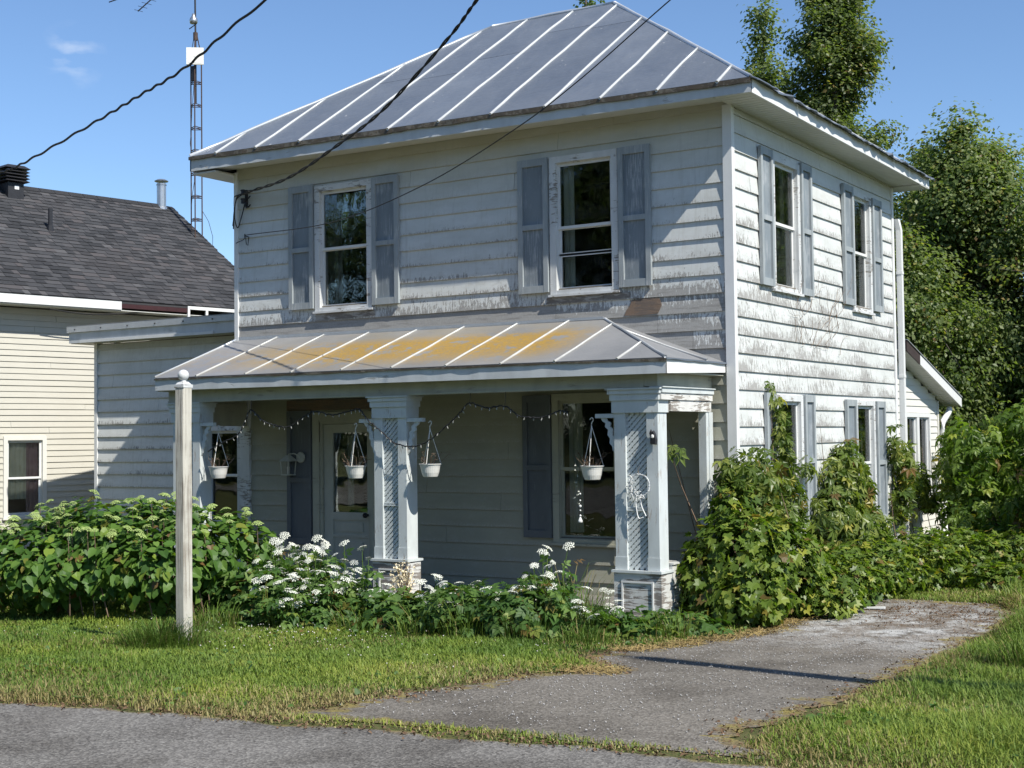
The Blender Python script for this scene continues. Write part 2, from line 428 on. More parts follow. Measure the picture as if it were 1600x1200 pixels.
simple('twig_brown', (0.16, 0.11, 0.075), 0.85, 0, 0.3)
simple('stone_grey', (0.33, 0.32, 0.31), 0.85, 0, 0.45, 14)
simple('bulb_glass', (0.30, 0.30, 0.28), 0.2, 0, 0.05)
make_leaf('hydrangea_leaf', (0.036, 0.088, 0.015), (0.070, 0.148, 0.024), (0.128, 0.215, 0.036), 0.30, 0.5)
make_leaf('vine_leaf', (0.05, 0.098, 0.014), (0.105, 0.172, 0.026), (0.225, 0.275, 0.05), 0.40, 0.42)
make_leaf('creeper_leaf', (0.045, 0.085, 0.016), (0.105, 0.155, 0.030), (0.22, 0.25, 0.06), 0.35, 0.4)
make_leaf('weed_leaf', (0.035, 0.085, 0.018), (0.065, 0.135, 0.028), (0.13, 0.205, 0.05), 0.32, 0.55)
make_leaf('poplar_leaf', (0.060, 0.088, 0.032), (0.130, 0.170, 0.060), (0.25, 0.28, 0.125), 0.48, 0.42)
make_leaf('maple_leaf', (0.048, 0.082, 0.026), (0.108, 0.157, 0.048), (0.205, 0.245, 0.090), 0.48, 0.45)
make_leaf('sapling_leaf', (0.045, 0.09, 0.014), (0.09, 0.16, 0.024), (0.18, 0.25, 0.045), 0.40, 0.45)
make_bark('bark', (0.06, 0.05, 0.04), (0.19, 0.17, 0.15))
make_bark('pole_wood', (0.12, 0.10, 0.08), (0.28, 0.25, 0.21))

# ------------------------------------------------------------------ mesh helpers
WL = {}
def wl(o):
    return WL.get(o.name, Vector((0, 0, 0))) if o is not None else Vector((0, 0, 0))

class MB:
    def __init__(s):
        s.v = []; s.f = []; s.uv = {}
    def quad(s, a, b, c, d, uv=None):
        i = len(s.v); s.v += [tuple(a), tuple(b), tuple(c), tuple(d)]
        if uv: s.uv[len(s.f)] = uv
        s.f.append((i, i + 1, i + 2, i + 3))
    def tri(s, a, b, c):
        i = len(s.v); s.v += [tuple(a), tuple(b), tuple(c)]; s.f.append((i, i + 1, i + 2))
    def box8(s, P):
        """P: bottom ring 0-3 (counter-clockwise from above), top ring 4-7"""
        i = len(s.v); s.v += [tuple(p) for p in P]
        for q in ((0, 3, 2, 1), (4, 5, 6, 7), (0, 1, 5, 4), (1, 2, 6, 5), (2, 3, 7, 6), (3, 0, 4, 7)):
            s.f.append(tuple(i + k for k in q))
    def box(s, x0, x1, y0, y1, z0, z1):
        s.box8([(x0, y0, z0), (x1, y0, z0), (x1, y1, z0), (x0, y1, z0), (x0, y0, z1), (x1, y0, z1), (x1, y1, z1), (x0, y1, z1)])
    def prism(s, ring0, ring1):
        n = len(ring0); i = len(s.v)
        s.v += [tuple(p) for p in ring0] + [tuple(p) for p in ring1]
        s.f.append(tuple(i + k for k in reversed(range(n))))
        s.f.append(tuple(i + n + k for k in range(n)))
        for k in range(n):
            l = (k + 1) % n
            s.f.append((i + k, i + l, i + n + l, i + n + k))
    def tube(s, pts, r, n=6, cap=True):
        pts = [Vector(p) for p in pts]
        rs = r if isinstance(r, (list, tuple)) else [r] * len(pts)
        i0 = len(s.v)
        up = Vector((0, 0, 1))
        for k, p in enumerate(pts):
            d = (pts[min(k + 1, len(pts) - 1)] - pts[max(k - 1, 0)]).normalized()
            a = d.cross(up)
            if a.length < 0.05: a = d.cross(Vector((1, 0, 0)))
            a.normalize(); b = d.cross(a).normalized()
            for j in range(n):
                t = 2 * math.pi * j / n
                s.v.append(tuple(p + (a * math.cos(t) + b * math.sin(t)) * rs[k]))
        for k in range(len(pts) - 1):
            for j in range(n):
                l = (j + 1) % n
                s.f.append((i0 + k * n + j, i0 + k * n + l, i0 + (k + 1) * n + l, i0 + (k + 1) * n + j))
        if cap:
            s.f.append(tuple(i0 + j for j in range(n)))
            e = i0 + (len(pts) - 1) * n
            s.f.append(tuple(e + j for j in reversed(range(n))))
    def lathe(s, c, prof, n=16):
        """prof: list of (radius, z) from bottom to top"""
        i0 = len(s.v)
        for r, z in prof:
            for j in range(n):
                t = 2 * math.pi * j / n
                s.v.append((c[0] + r * math.cos(t), c[1] + r * math.sin(t), c[2] + z))
        for k in range(len(prof) - 1):
            for j in range(n):
                l = (j + 1) % n
                s.f.append((i0 + k * n + j, i0 + k * n + l, i0 + (k + 1) * n + l, i0 + (k + 1) * n + j))
        s.f.append(tuple(i0 + j for j in reversed(range(n))))
        e = i0 + (len(prof) - 1) * n
        s.f.append(tuple(e + j for j in range(n)))
    def build(s, name, mat, parent=None, smooth=False, at=None, kind=None, label=None):
        me = bpy.data.meshes.new(name)
        org = Vector(at) if at is not None else wl(parent)
        me.from_pydata([(p[0] - org.x, p[1] - org.y, p[2] - org.z) for p in s.v], [], s.f)
        if s.uv:
            lay = me.uv_layers.new(name='uv')
            for pi, u in s.uv.items():
                pl = me.polygons[pi]
                for k, li in enumerate(pl.loop_indices):
                    lay.data[li].uv = u[k]
        me.materials.append(MT[mat] if isinstance(mat, str) else mat)
        if smooth:
            me.polygons.foreach_set('use_smooth', [True] * len(me.polygons))
        me.update()
        return link(name, me, parent, org, kind, label)

def link(name, me, parent=None, org=None, kind=None, label=None):
    o = bpy.data.objects.new(name, me)
    C.objects.link(o)
    org = Vector(org) if org is not None else wl(parent)
    if parent is not None: o.parent = parent
    o.location = org - wl(parent)
    WL[o.name] = org.copy()
    if kind: o['kind'] = kind
    if label: o['label'] = label
    return o

def tag(o, label, cat, group=None):
    o['label'] = label; o['category'] = cat
    if group: o['group'] = group
    return o

def thing(name, label, cat, loc=(0, 0, 0), group=None, rotz=0.0):
    o = bpy.data.objects.new(name, None)
    C.objects.link(o)
    o.empty_display_size = 0.2
    o.location = loc; o.rotation_euler = (0, 0, rotz)
    WL[o.name] = Vector((0, 0, 0)) if rotz else Vector(loc)   # turned things are built in their own frame
    return tag(o, label, cat, group)

class FR:
    """a vertical wall frame: u along the wall, d outwards, z up"""
    def __init__(s, O, U):
        s.O = Vector((O[0], O[1], 0)); s.U = Vector((U[0], U[1], 0)); s.N = s.U.cross(Vector((0, 0, 1)))
    def p(s, u, d, z):
        q = s.O + s.U * u + s.N * d
        return (q.x, q.y, z)
    def box(s, mb, u0, u1, d0, d1, z0, z1):
        mb.box8([s.p(u0, d1, z0), s.p(u1, d1, z0), s.p(u1, d0, z0), s.p(u0, d0, z0), s.p(u0, d1, z1), s.p(u1, d1, z1), s.p(u1, d0, z1), s.p(u0, d0, z1)])

def sub_intervals(a, b, holes):
    out = [(a, b)]
    for h0, h1 in holes:
        nw = []
        for x0, x1 in out:
            if h1 <= x0 or h0 >= x1: nw.append((x0, x1)); continue
            if h0 > x0: nw.append((x0, h0))
            if h1 < x1: nw.append((h1, x1))
        out = nw
    return [(x0, x1) for x0, x1 in out if x1 - x0 > 0.012]

def siding(fr, parent, u0, u1, z_lines, openings, peel, mat='siding_paint', lip=0.020, joint=4.6, seed=0, umax=None, aged_shade=None):
    """z_lines descending; boards between successive lines; umax(z) trims a sloped end"""
    rg = random.Random(seed)
    n = 0
    for ci in range(len(z_lines) - 1):
        zt, zb = z_lines[ci], z_lines[ci + 1]
        H = zt - zb
        ue = u1 if umax is None else min(u1, umax((zt + zb) / 2))
        if ue - u0 < 0.03: continue
        ops = [o for o in openings if o[3] > zb + 0.004 and o[2] < zt - 0.004]
        cuts = sorted({u0, ue} | {c for o in ops for c in o[:2] if u0 < c < ue})
        pieces = []
        for a, b in zip(cuts[:-1], cuts[1:]):
            m = (a + b) / 2
            holes = [(o[2], o[3]) for o in ops if o[0] < m < o[1]]
            rng = tuple(sub_intervals(zb, zt, holes))
            if not rng: continue
            if pieces and pieces[-1][1] == a and pieces[-1][2] == rng: pieces[-1] = (pieces[-1][0], b, rng)
            else: pieces.append((a, b, rng))
        off = rg.uniform(0.3, joint)
        fin = []
        for a, b, rng in pieces:
            js = [j for j in [u0 + off + joint * k for k in range(6)] if a + 0.25 < j < b - 0.25]
            e = [a] + js + [b]
            for x, y in zip(e[:-1], e[1:]):
                fin.append((x + (0.002 if x != a else 0), y - (0.002 if y != b else 0), rng))
        for a, b, rng in fin:
            for z0, z1 in rng:
                mb = MB()
                v0, v1 = (z0 - zb) / H, (z1 - zb) / H
                w = rg.uniform(-0.0015, 0.0015)
                d0 = lip * (1 - v0) + 0.004 + w; d1 = lip * (1 - v1) + 0.004 + w
                ns = max(1, int((b - a) / 0.6))
                sag = [rg.uniform(-0.002, 0.002) if v0 < 0.01 else 0 for _ in range(ns + 1)]
                for q in range(ns):
                    ua = a + (b - a) * q / ns; ub = a + (b - a) * (q + 1) / ns
                    sa, sb = sag[q], sag[q + 1]
                    mb.quad(fr.p(ua, d0, z0 + sa), fr.p(ub, d0, z0 + sb), fr.p(ub, d1, z1), fr.p(ua, d1, z1), [(ua, v0), (ub, v0), (ub, v1), (ua, v1)])
                    mb.quad(fr.p(ua, 0.0, z0 + sa), fr.p(ub, 0.0, z0 + sb), fr.p(ub, d0, z0 + sb), fr.p(ua, d0, z0 + sa), [(ua, 0), (ub, 0), (ub, 0), (ua, 0)])
                for ue_, flip in ((a, False), (b, True)):
                    e4 = [fr.p(ue_, 0, z0), fr.p(ue_, d0, z0), fr.p(ue_, d1, z1), fr.p(ue_, 0, z1)]
                    if flip: e4.reverse()
                    mb.quad(*e4, [(ue_, v0), (ue_, v0), (ue_, v1), (ue_, v1)])
                o = mb.build('siding_board', mat, parent)
                pv = peel((a + b) / 2, (zt + zb) / 2)
                if aged_shade: o['aged_shade'] = aged_shade(( a + b) / 2, (zt + zb) / 2)
                o['peel'] = float(max(0.0, pv + rg.uniform(-0.06, 0.06) * (1 if pv > 0.08 else 0)))
                n += 1
    return n

def wall_core(fr, u0, u1, z0, z1, openings, th, d_out, mat, parent, name='wall'):
    mb = MB()
    us = sorted({u0, u1} | {min(max(c, u0), u1) for o in openings for c in o[:2]})
    for a, b in zip(us[:-1], us[1:]):
        m = (a + b) / 2
        for c, d in sub_intervals(z0, z1, [(o[2], o[3]) for o in openings if o[0] < m < o[1]]):
            fr.box(mb, a, b, d_out - th, d_out, c, d)
    return mb.build(name, mat, parent)

def frame_bars(mb, fr, u0, u1, z0, z1, w, d0, d1, wt=None, wb=None):
    wt = w if wt is None else wt; wb = w if wb is None else wb
    fr.box(mb, u0, u0 + w, d0, d1, z0, z1)
    fr.box(mb, u1 - w, u1, d0, d1, z0, z1)
    fr.box(mb, u0 + w, u1 - w, d0, d1 - 0.002, z1 - wt, z1)
    fr.box(mb, u0 + w, u1 - w, d0, d1 - 0.002, z0, z0 + wb)

def curtain(fr, parent, u0, u1, z0, z1, d, mat='curtain_cloth', amp=0.018, folds=9, seed=0):
    rg = random.Random(seed)
    mb = MB(); n = max(8, int(folds * 6))
    ph = rg.uniform(0, 6)
    P = []
    for k in range(n + 1):
        t = k / n
        P.append((u0 + (u1 - u0) * t, d + amp * math.sin(ph + t * folds * 2 * math.pi) + amp * 0.5 * math.sin(t * folds * 3.7 + ph)))
    for k in range(n):
        (ua, da), (ub, db) = P[k], P[k + 1]
        mb.quad(fr.p(ua, da, z0), fr.p(ub, db, z0), fr.p(ub, db * 1.0, z1), fr.p(ua, da, z1))
        mb.quad(fr.p(ub, db - 0.004, z0), fr.p(ua, da - 0.004, z0), fr.p(ua, da - 0.004, z1), fr.p(ub, db - 0.004, z1))
    return mb.build('curtain', mat, parent, smooth=True)

def window(fr, parent, u0, u1, z0, z1, meets, casing=0.085, mat='trim_paint', sill=True, depth=0.03, sash_mat='white_paint', sw=0.035, jl=0.0):
    """outer casing u0..u1, z0..z1; meets: heights of the meeting rails"""
    mb = MB()
    frame_bars(mb, fr, u0, u1, z0, z1, casing, 0.0, depth + 0.012, wt=casing * 0.9, wb=casing * 0.55)
    # reveal
    frame_bars(mb, fr, u0 + casing * 0.8, u1 - casing * 0.8, z0 + casing * 0.4, z1 - casing * 0.75, 0.02, -0.10, 0.004)
    w = mb.build('window', mat, parent)
    if sill:
        mb = MB(); fr.box(mb, u0 - 0.02, u1 + 0.02, 0.0, depth + 0.035, z0 - 0.028, z0 - 0.001)
        mb.build('sill', mat, w)
    a, b = u0 + casing * 0.8 + 0.018, u1 - casing * 0.8 - 0.018
    lv = [z0 + casing * 0.4 + 0.018] + sorted(meets) + [z1 - casing * 0.75 - 0.018]
    for i in range(len(lv) - 1):
        d = -0.03 + (0.022 if i == len(lv) - 2 else 0.0)
        mb = MB()
        lo = lv[i] - (0.012 if i else 0); hi = lv[i + 1] + (0.012 if i < len(lv) - 2 else 0)
        frame_bars(mb, fr, a, b, lo, hi, sw, d - 0.02, d)
        s = mb.build('sash', sash_mat, w)
        mb = MB()
        fr.box(mb, a + sw * 0.7, b - sw * 0.7, d - 0.014, d - 0.010, lo + sw * 0.7, hi - sw * 0.7)
        mb.build('pane', 'window_glass', w)
    return w

def shutter(fr, parent, u0, u1, z0, z1, rail, label=None, d0=0.026, fw=0.062, frame_mat='shutter_paint', panel_mat='shutter_panel'):
    mb = MB()
    fr.box(mb, u0, u0 + fw, d0, d0 + 0.040, z0, z1)
    fr.box(mb, u1 - fw, u1, d0, d0 + 0.040, z0, z1)
    for a, b in ((z0, z0 + 0.085), (rail - 0.03, rail + 0.03), (z1 - 0.085, z1)):
        fr.box(mb, u0 + fw, u1 - fw, d0, d0 + 0.037, a, b)
    s = mb.build('shutter', frame_mat, parent, label=label)
    for a, b in ((z0 + 0.083, rail - 0.028), (rail + 0.028, z1 - 0.083)):
        mb = MB(); fr.box(mb, u0 + fw - 0.002, u1 - fw + 0.002, d0 + 0.002, d0 + 0.012, a, b)
        mb.build('panel', panel_mat, s)
    return s

# ------------------------------------------------------------------ ground, road, driveway
def gz(x, y):
    s = np.asarray(y) - .26 * (np.asarray(x) + 1.19) + 8.54
    return .344 * (1 - np.clip(s / 5.5, 0, 1))

def road_edge(x):
    return np.interp(x, [-40, -6, -1.19, -.6, .12, .91, 2.11, 3.03, 3.5, 5, 9, 40], [-18.6, -9.79, -8.54, -8.33, -8.24, -8.10, -7.90, -7.78, -7.76, -7.62, -7.25, -5.0])
DL_Y = [-8.2, -7.7, -7.2, -6.9, -6.25, -5.16, -4.75, -4.5, -3.75, -2.92, -2.14, -1.39, -.65, .67, 1.37, 1.95]
DL_X = [.50, .54, .50, .50, .54, .56, .92, .86, .20, .24, .50, .77, .72, .66, .50, .95]
DR_Y = [-8.2, -7.6, -7.3, -6.84, -6.2, -5.68, -4.49, -3.3, -1.7, -.6, 1.19, 1.95]
DR_X = [3.75, 3.30, 3.10, 3.02, 3.02, 3.03, 2.97, 2.84, 2.70, 2.70, 2.65, 2.25]
def dl(y): return np.interp(y, DL_Y, DL_X)
def dr(y): return np.interp(y, DR_Y, DR_X)
def wob(t, a=1.0):
    return a * (0.05 * np.sin(t * 5.1 + 1) + 0.035 * np.sin(t * 12.7 + 2) + 0.02 * np.sin(t * 31.3))

def grid_mesh(name, X, Y, Z, mat, kind, attr=None):
    h, w = X.shape
    v = np.stack([X.ravel(), Y.ravel(), Z.ravel()], 1)
    idx = np.arange(h * w).reshape(h, w)
    f = np.stack([idx[:-1, :-1].ravel(), idx[:-1, 1:].ravel(), idx[1:, 1:].ravel(), idx[1:, :-1].ravel()], 1)
    me = bpy.data.meshes.new(name)
    me.from_pydata(v.tolist(), [], f.tolist())
    me.materials.append(MT[mat]); me.update()
    if attr is not None: me.attributes.new('edge', 'FLOAT', 'POINT').data.foreach_set('value', attr.astype(np.float32).ravel())
    o = link(name, me)
    o['kind'] = kind
    return o

gx = np.concatenate([[-900, -300, -120, -60, -35, -22], np.linspace(-14, 10, 97), [18, 30, 60, 120, 300, 900]])
gy = np.concatenate([[-900, -200, -60, -30, -16], np.linspace(-11, 8, 77), [12, 20, 40, 80, 200, 500, 1200]])
X, Y = np.meshgrid(gx, gy)
bumpy = 0.012 * np.sin(X * 2.3 + 1) * np.sin(Y * 1.9) + 0.008 * np.sin(X * 5.1) * np.sin(Y * 4.3 + 2)
inner = (X > -14) & (X < 10) & (Y > -7) & (Y < 8)
on_drive = (X > dl(Y) - .3) & (X < dr(Y) + .3) & (Y < 2.3)
Zg = gz(X, Y) + np.where(inner & ~on_drive, bumpy, -0.003)
grid_mesh('ground', X, Y, Zg, 'lawn_soil', 'structure')

tx = np.linspace(-30, 30, 241)
depth = np.array([0, .1, .3, .8, 2, 4, 7, 10])
X = np.repeat(tx[None, :], len(depth), 0)
e = road_edge(tx) + wob(tx, 0.7)
Y = e[None, :] - depth[:, None]
Y = Y[::-1]; 
grid_mesh('road', X, Y, np.full_like(X, .344) + 0.003, 'asphalt_road', 'structure', np.repeat(depth[::-1, None], len(tx), 1))

ty = np.linspace(-7.86, 1.95, 150)
lx = dl(ty) + wob(ty, 0.8); rx = dr(ty) + wob(ty + 9, 0.8)
tt = np.linspace(0, 1, 41)
X = lx[:, None] + (rx - lx)[:, None] * tt[None, :]
Y = np.repeat(ty[:, None], 41, 1)
Y = Y + (0.10 * (X - 1.0)) * np.clip((-7.0 - Y) / 0.72, 0, 1)
Zd = gz(X, Y) + 0.003
grid_mesh('driveway', X, Y, Zd, 'driveway_asphalt', 'structure', np.minimum(np.minimum(X - lx[:, None], rx[:, None] - X), np.minimum((1.95 - Y), (Y + 7.80) * 1.5)))

# ------------------------------------------------------------------ the white house
W, D = 7.36, 5.737
house = thing('house', 'two-storey white house with peeling lap siding, grey metal roof and open front porch', 'house', (-3.66, 2.87, 0))
F = FR((0, 0), (1, 0)); R_ = FR((0, 0), (0, 1)); A = FR((0, 1.5), (1, 0)); B = FR((-.15, 0), (0, 1))
LW = FR((-W, D), (0, -1))

F1 = (-5.936, -4.975, 3.625, 5.292); F2 = (-2.300, -1.387, 3.608, 5.243); F3 = (-2.310, -1.395, .69, 2.436)
DOOR = (-5.99, -4.92, .04, 2.29)
R1 = (1.105, 1.995, 3.622, 5.205); R2 = (3.93, 4.715, 3.574, 5.187); R3 = (1.085, 1.965, .75, 2.39); R4 = (3.90, 4.71, .70, 2.367)
fo = [F1, F2, F3, DOOR]; ro = [R1, R2, R3, R4]
def grow(o, k): return (o[0] + k, o[1] - k, o[2] + k, o[3] - k)
wall_core(F, -W, 0, 0, 5.68, [grow(o, .07) for o in fo], .14, 0.0, 'interior_wall', house)
wall_core(R_, .142, D, 0, 5.5, [grow(o, .07) for o in ro], .14, 0.0, 'interior_wall', house)
mb = MB()
mb.box(-W - .01, -W + .13, .002, D, 0, 5.66); mb.box(-W + .135, -.145, D - .14, D + .01, 0, 5.5)
mb.build('wall', 'trim_paint', house)
mb = MB(); mb.box(-W + .14, -.15, .15, D - .15, 2.72, 2.92); mb.box(-W + .14, -.15, .15, D - .15, .02, .12); mb.box(-W + .14, -.15, .15, D - .15, 5.44, 5.5)
mb.box(-3.75, -3.63, .15, D - .15, .125, 2.715); mb.box(-3.75, -3.63, .15, D - .15, 2.925, 5.435)
mb.box(-3.6, -.15, 2.75, 2.85, .125, 2.715); mb.box(-3.6, -.15, 2.75, 2.85, 2.925, 5.435)
mb.build('interior_wall', 'interior_wall', house)

zf = [5.73, 5.5284] + [5.5284 - .2032 * k for k in range(1, 28)]
zf = [z for z in zf if z > 0.02]
def peel_front(u, z):
    if z < 2.7: return 0.04 if u < -.25 else 0.12
    if z > 4.75: return 0.02
    base = np.interp(z, [3.38, 3.42, 3.62, 3.80, 4.0, 4.3, 4.75], [2.1, 1.3, .52, .30, .20, .13, .05])
    if z < 3.44: base = 2.1 if u < -1.3 else 0.95
    if u < -6.4 and z > 3.45: base *= 0.85
    return float(base)
siding(F, house, -W, 0.0, zf, [(o[0] - .001, o[1] + .001, o[2], o[3]) for o in fo], peel_front, seed=3, aged_shade=lambda u, z: 1.0 if z < 2.7 else 0.0)  # boards below the porch roof get the colour with shade mixed in
zr = [5.55] + [5.4747 - .2032 * k for k in range(0, 27)]
zr = [z for z in zr if z > 0.05]
def peel_right(u, z):
    b = float(np.interp(z, [.3, 2.3, 2.45, 3.6, 3.9, 4.5, 4.9, 5.2], [.36, .38, .50, .48, .40, .28, .16, .03]))
    return b * float(np.interp(u, [0, 1.5, 3, 5.7], [1.08, .95, .92, .85]))
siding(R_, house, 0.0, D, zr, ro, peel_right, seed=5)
# patch of bare dark boarding beside the porch roof
mb = MB()
ring = [(-1.33, 3.305), (-1.12, 3.298), (-.90, 3.312), (-.855, 3.40), (-.88, 3.485), (-1.05, 3.492), (-1.235, 3.480), (-1.255, 3.42), (-1.30, 3.37)]
mb.prism([F.p(u, .020, z) for u, z in ring], [F.p(u, .031 - .010 * (z - 3.3) / .2, z) for u, z in ring])
mb.build('bare_board', 'dark_bare_wood', house)
mb = MB(); F.box(mb, -5.93, -5.30, .021, .029, 3.51, 3.594); F.box(mb, -5.295, -4.94, .022, .030, 3.515, 3.592); F.box(mb, -2.36, -1.6, .021, .030, 3.505, 3.578); F.box(mb, -1.595, -1.25, .022, .029, 3.51, 3.574)
mb.build('bare_board', 'bare_grey_wood', house)

# corner boards
mb = MB()
mb.box(-.075, .032, -.036, -.001, 0, 5.56); mb.box(.001, .032, -.001, .045, 0, 5.55)
mb.build('corner_board', 'white_vinyl', house)
mb = MB(); mb.box(-W - .03, -W + .035, -.036, .02, 2.62, 5.64)
mb.build('corner_board', 'white_vinyl', house)
mb = MB(); mb.box(-W + .02, -W + .245, -.05, -.002, 0.03, 2.56)
mb.build('corner_board', 'trim_paint', house)
mb = MB(); R_.box(mb, D - .05, D + .03, .001, .034, 0, 5.47)
mb.build('corner_board', 'white_vinyl', house)

# windows, front and side
w1 = window(F, house, *F1, [4.444]); curtain(F, w1, -5.84, -5.62, 3.72, 5.2, -.16, seed=1, folds=3)
w2 = window(F, house, *F2, [4.078, 4.393]); curtain(F, w2, -2.22, -2.07, 3.7, 5.15, -.15, seed=2, folds=2)
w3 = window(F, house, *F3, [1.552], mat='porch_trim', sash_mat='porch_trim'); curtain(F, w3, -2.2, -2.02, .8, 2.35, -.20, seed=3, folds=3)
w4 = window(R_, house, *R1, [4.41], casing=.08)
curtain(R_, w4, 1.18, 1.94, 3.70, 4.36, -.068, seed=4, folds=8, amp=.010); curtain(R_, w4, 1.62, 1.74, 3.7, 5.1, -.064, seed=5, folds=2, amp=.006)
w5 = window(R_, house, *R2, [4.365], casing=.075)
curtain(R_, w5, 3.99, 4.66, 3.66, 4.32, -.068, seed=6, folds=8, amp=.010); curtain(R_, w5, 4.36, 4.44, 3.7, 5.0, -.064, seed=7, folds=1, amp=.006)
w6 = window(R_, house, *R3, [1.55], casing=.08); curtain(R_, w6, 1.2, 1.9, .8, 1.5, -.068, seed=8, folds=7, amp=.01)
w7 = window(R_, house, *R4, [1.52], casing=.075); curtain(R_, w7, 4.38, 4.45, .8, 2.1, -.064, seed=9, folds=1, amp=.006)

# shutters
shutter(F, house, -6.372, -5.952, 3.668, 5.315, 4.46); shutter(F, house, -4.958, -4.535, 3.652, 5.292, 4.44)
shutter(F, house, -2.732, -2.318, 3.642, 5.245, 4.43); shutter(F, house, -1.370, -.962, 3.632, 5.242, 4.42)
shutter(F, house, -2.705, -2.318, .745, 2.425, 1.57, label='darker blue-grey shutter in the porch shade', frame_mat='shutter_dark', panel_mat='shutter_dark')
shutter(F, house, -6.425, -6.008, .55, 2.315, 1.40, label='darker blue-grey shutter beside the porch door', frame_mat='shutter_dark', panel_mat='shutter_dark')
for (a, b, c, d, r) in ((.722, 1.09, 3.64, 5.23, 4.42), (2.005, 2.36, 3.62, 5.24, 4.41), (3.53, 3.92, 3.624, 5.215, 4.36), (4.73, 5.12, 3.612, 5.182, 4.34),
                        (.763, 1.07, .75, 2.405, 1.6), (1.982, 2.32, .78, 2.40, 1.6), (3.49, 3.88, .72, 2.37, 1.55), (4.73, 5.10, .71, 2.364, 1.52)):
    shutter(R_, house, a, b, c, d, r, fw=.055)

# door
mb = MB()
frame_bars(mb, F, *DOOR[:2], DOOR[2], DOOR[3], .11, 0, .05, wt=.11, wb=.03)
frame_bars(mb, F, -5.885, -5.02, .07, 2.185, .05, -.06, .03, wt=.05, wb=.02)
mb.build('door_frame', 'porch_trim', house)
mb = MB()
a, b, z0, z1 = -5.830, -5.075, .10, 2.13
F.box(mb, a, -5.685, -.045, .0, z0, z1); F.box(mb, -5.11, b, -.045, .0, z0, z1)
F.box(mb, -5.685, -5.11, -.045, -.002, 2.02, z1); F.box(mb, -5.685, -5.11, -.045, -.002, .885, .985)
F.box(mb, -5.685, -5.11, -.045, -.002, z0, .30); F.box(mb, -5.685, -5.11, -.045, -.002, .66, .70)
F.box(mb, -5.685, -5.11, -.045, -.022, .30, .66); F.box(mb, -5.685, -5.11, -.045, -.022, .70, .885)
F.box(mb, -5.60, -5.20, -.022, -.006, .735, .85); F.box(mb, -5.60, -5.20, -.022, -.006, .36, .60)
door = mb.build('door', 'door_paint', house)
mb = MB(); F.box(mb, -5.69, -5.105, -.03, -.026, .98, 2.03); mb.build('pane', 'window_glass', door)
mb = MB(); mb.tube([F.p(-5.095, .0, .955), F.p(-5.095, .05, .955)], [.014, .014], 8); mb.tube([F.p(-5.095, .045, .955), F.p(-5.095, .058, .955), F.p(-5.095, .085, .955), F.p(-5.095, .095, .955)], [.018, .034, .034, .016], 10)
mb.build('knob', 'black_metal', door, smooth=True)
curtain(F, door, -5.50, -5.40, 1.05, 1.98, -.10, folds=2, seed=14)
mb = MB(); F.box(mb, -6.44, -4.90, .022, .045, 2.32, 2.455); mb.build('head_board', 'dark_bare_wood', house)
mb = MB(); F.box(mb, -5.90, -5.875, .031, .036, 1.90, 2.16); mb.build('rust_hinge', 'rusty_steel', door)

# ---- main roof
def lerp(a, b, t): return tuple(a[i] + (b[i] - a[i]) * t for i in range(3))
ER = (.44, -.44, 5.715); EL = (-7.82, -.44, 5.855); RR = (-2.94, 2.87, 7.97); RL = (-4.97, 2.87, 7.985)
BR = (.44, 6.18, 5.635); BL = (-7.82, 6.18, 5.775)
def front_pt(x, t):
    zE = ER[2] + (ER[0] - x) / 8.26 * .14
    zR = RR[2] + (RR[0] - x) / 2.03 * .015
    return (x, -.44 + 3.31 * t, zE + (zR - zE) * t)
def tmax(x):
    if x > RR[0]: return max(0.0, (ER[0] - x) / (ER[0] - RR[0]))
    if x < RL[0]: return max(0.0, (x - EL[0]) / (RL[0] - EL[0]))
    return 1.0
seams = [-7.31, -6.572, -5.828, -5.08, -4.36, -3.60, -2.84, -2.085, -1.355, -.650, .067]
def sheet(parent, name, mat, poly, nrm, th=.014):
    mb = MB()
    n = Vector(nrm).normalized() * th
    top = [Vector(p) for p in poly]; bot = [p - n for p in top]
    mb.prism(bot, top)
    return mb.build(name, mat, parent)
nF = (0, -.56, .83)
xs = [EL[0]] + seams + [ER[0]]
rgr = random.Random(4)
for a, b in zip(xs[:-1], xs[1:]):
    a2, b2 = a + .004, b - .004
    brk = [x for x in (RL[0], RR[0]) if a2 < x < b2]
    cols = [a2] + brk + [b2]
    # two sheets up the slope with a lapped joint
    cut = rgr.uniform(.45, .8)
    hips = [x for x in (EL[0] + cut * (RL[0] - EL[0]), ER[0] - cut * (ER[0] - RR[0])) if a2 + .01 < x < b2 - .01]
    lowp = [front_pt(a2, 0), front_pt(b2, 0)] + [front_pt(x, min(tmax(x), cut)) for x in sorted(cols + hips, reverse=True)]
    lp = []
    for q in lowp:
        if not lp or (Vector(q) - Vector(lp[-1])).length > 1e-3: lp.append(q)
    if (Vector(lp[0]) - Vector(lp[-1])).length < 1e-3: lp.pop()
    if len(lp) >= 3: sheet(house, 'roof_panel', 'roof_metal', lp, nF)
    if max(tmax(a2), tmax(b2), *[tmax(x) for x in cols]) > cut + .02:
        # columns where the slope rises past the cut
        fine = sorted(list(np.linspace(a2, b2, 25)) + hips)
        ok = [x for x in fine if tmax(x) > cut - 1e-6]
        if len(ok) >= 2:
            up = [front_pt(ok[0], cut), front_pt(ok[-1], cut)]
            tops = [ok[0]] + [x for x in brk if ok[0] < x < ok[-1]] + [ok[-1]]
            up += [front_pt(x, tmax(x)) for x in reversed(tops)]
            up = [(p[0], p[1], p[2] + .003) for p in up]
            u2 = []
            for q in up:
                if not u2 or (Vector(q) - Vector(u2[-1])).length > 2e-3: u2.append(q)
            if len(u2) >= 3: sheet(house, 'roof_panel', 'roof_metal', u2, nF)
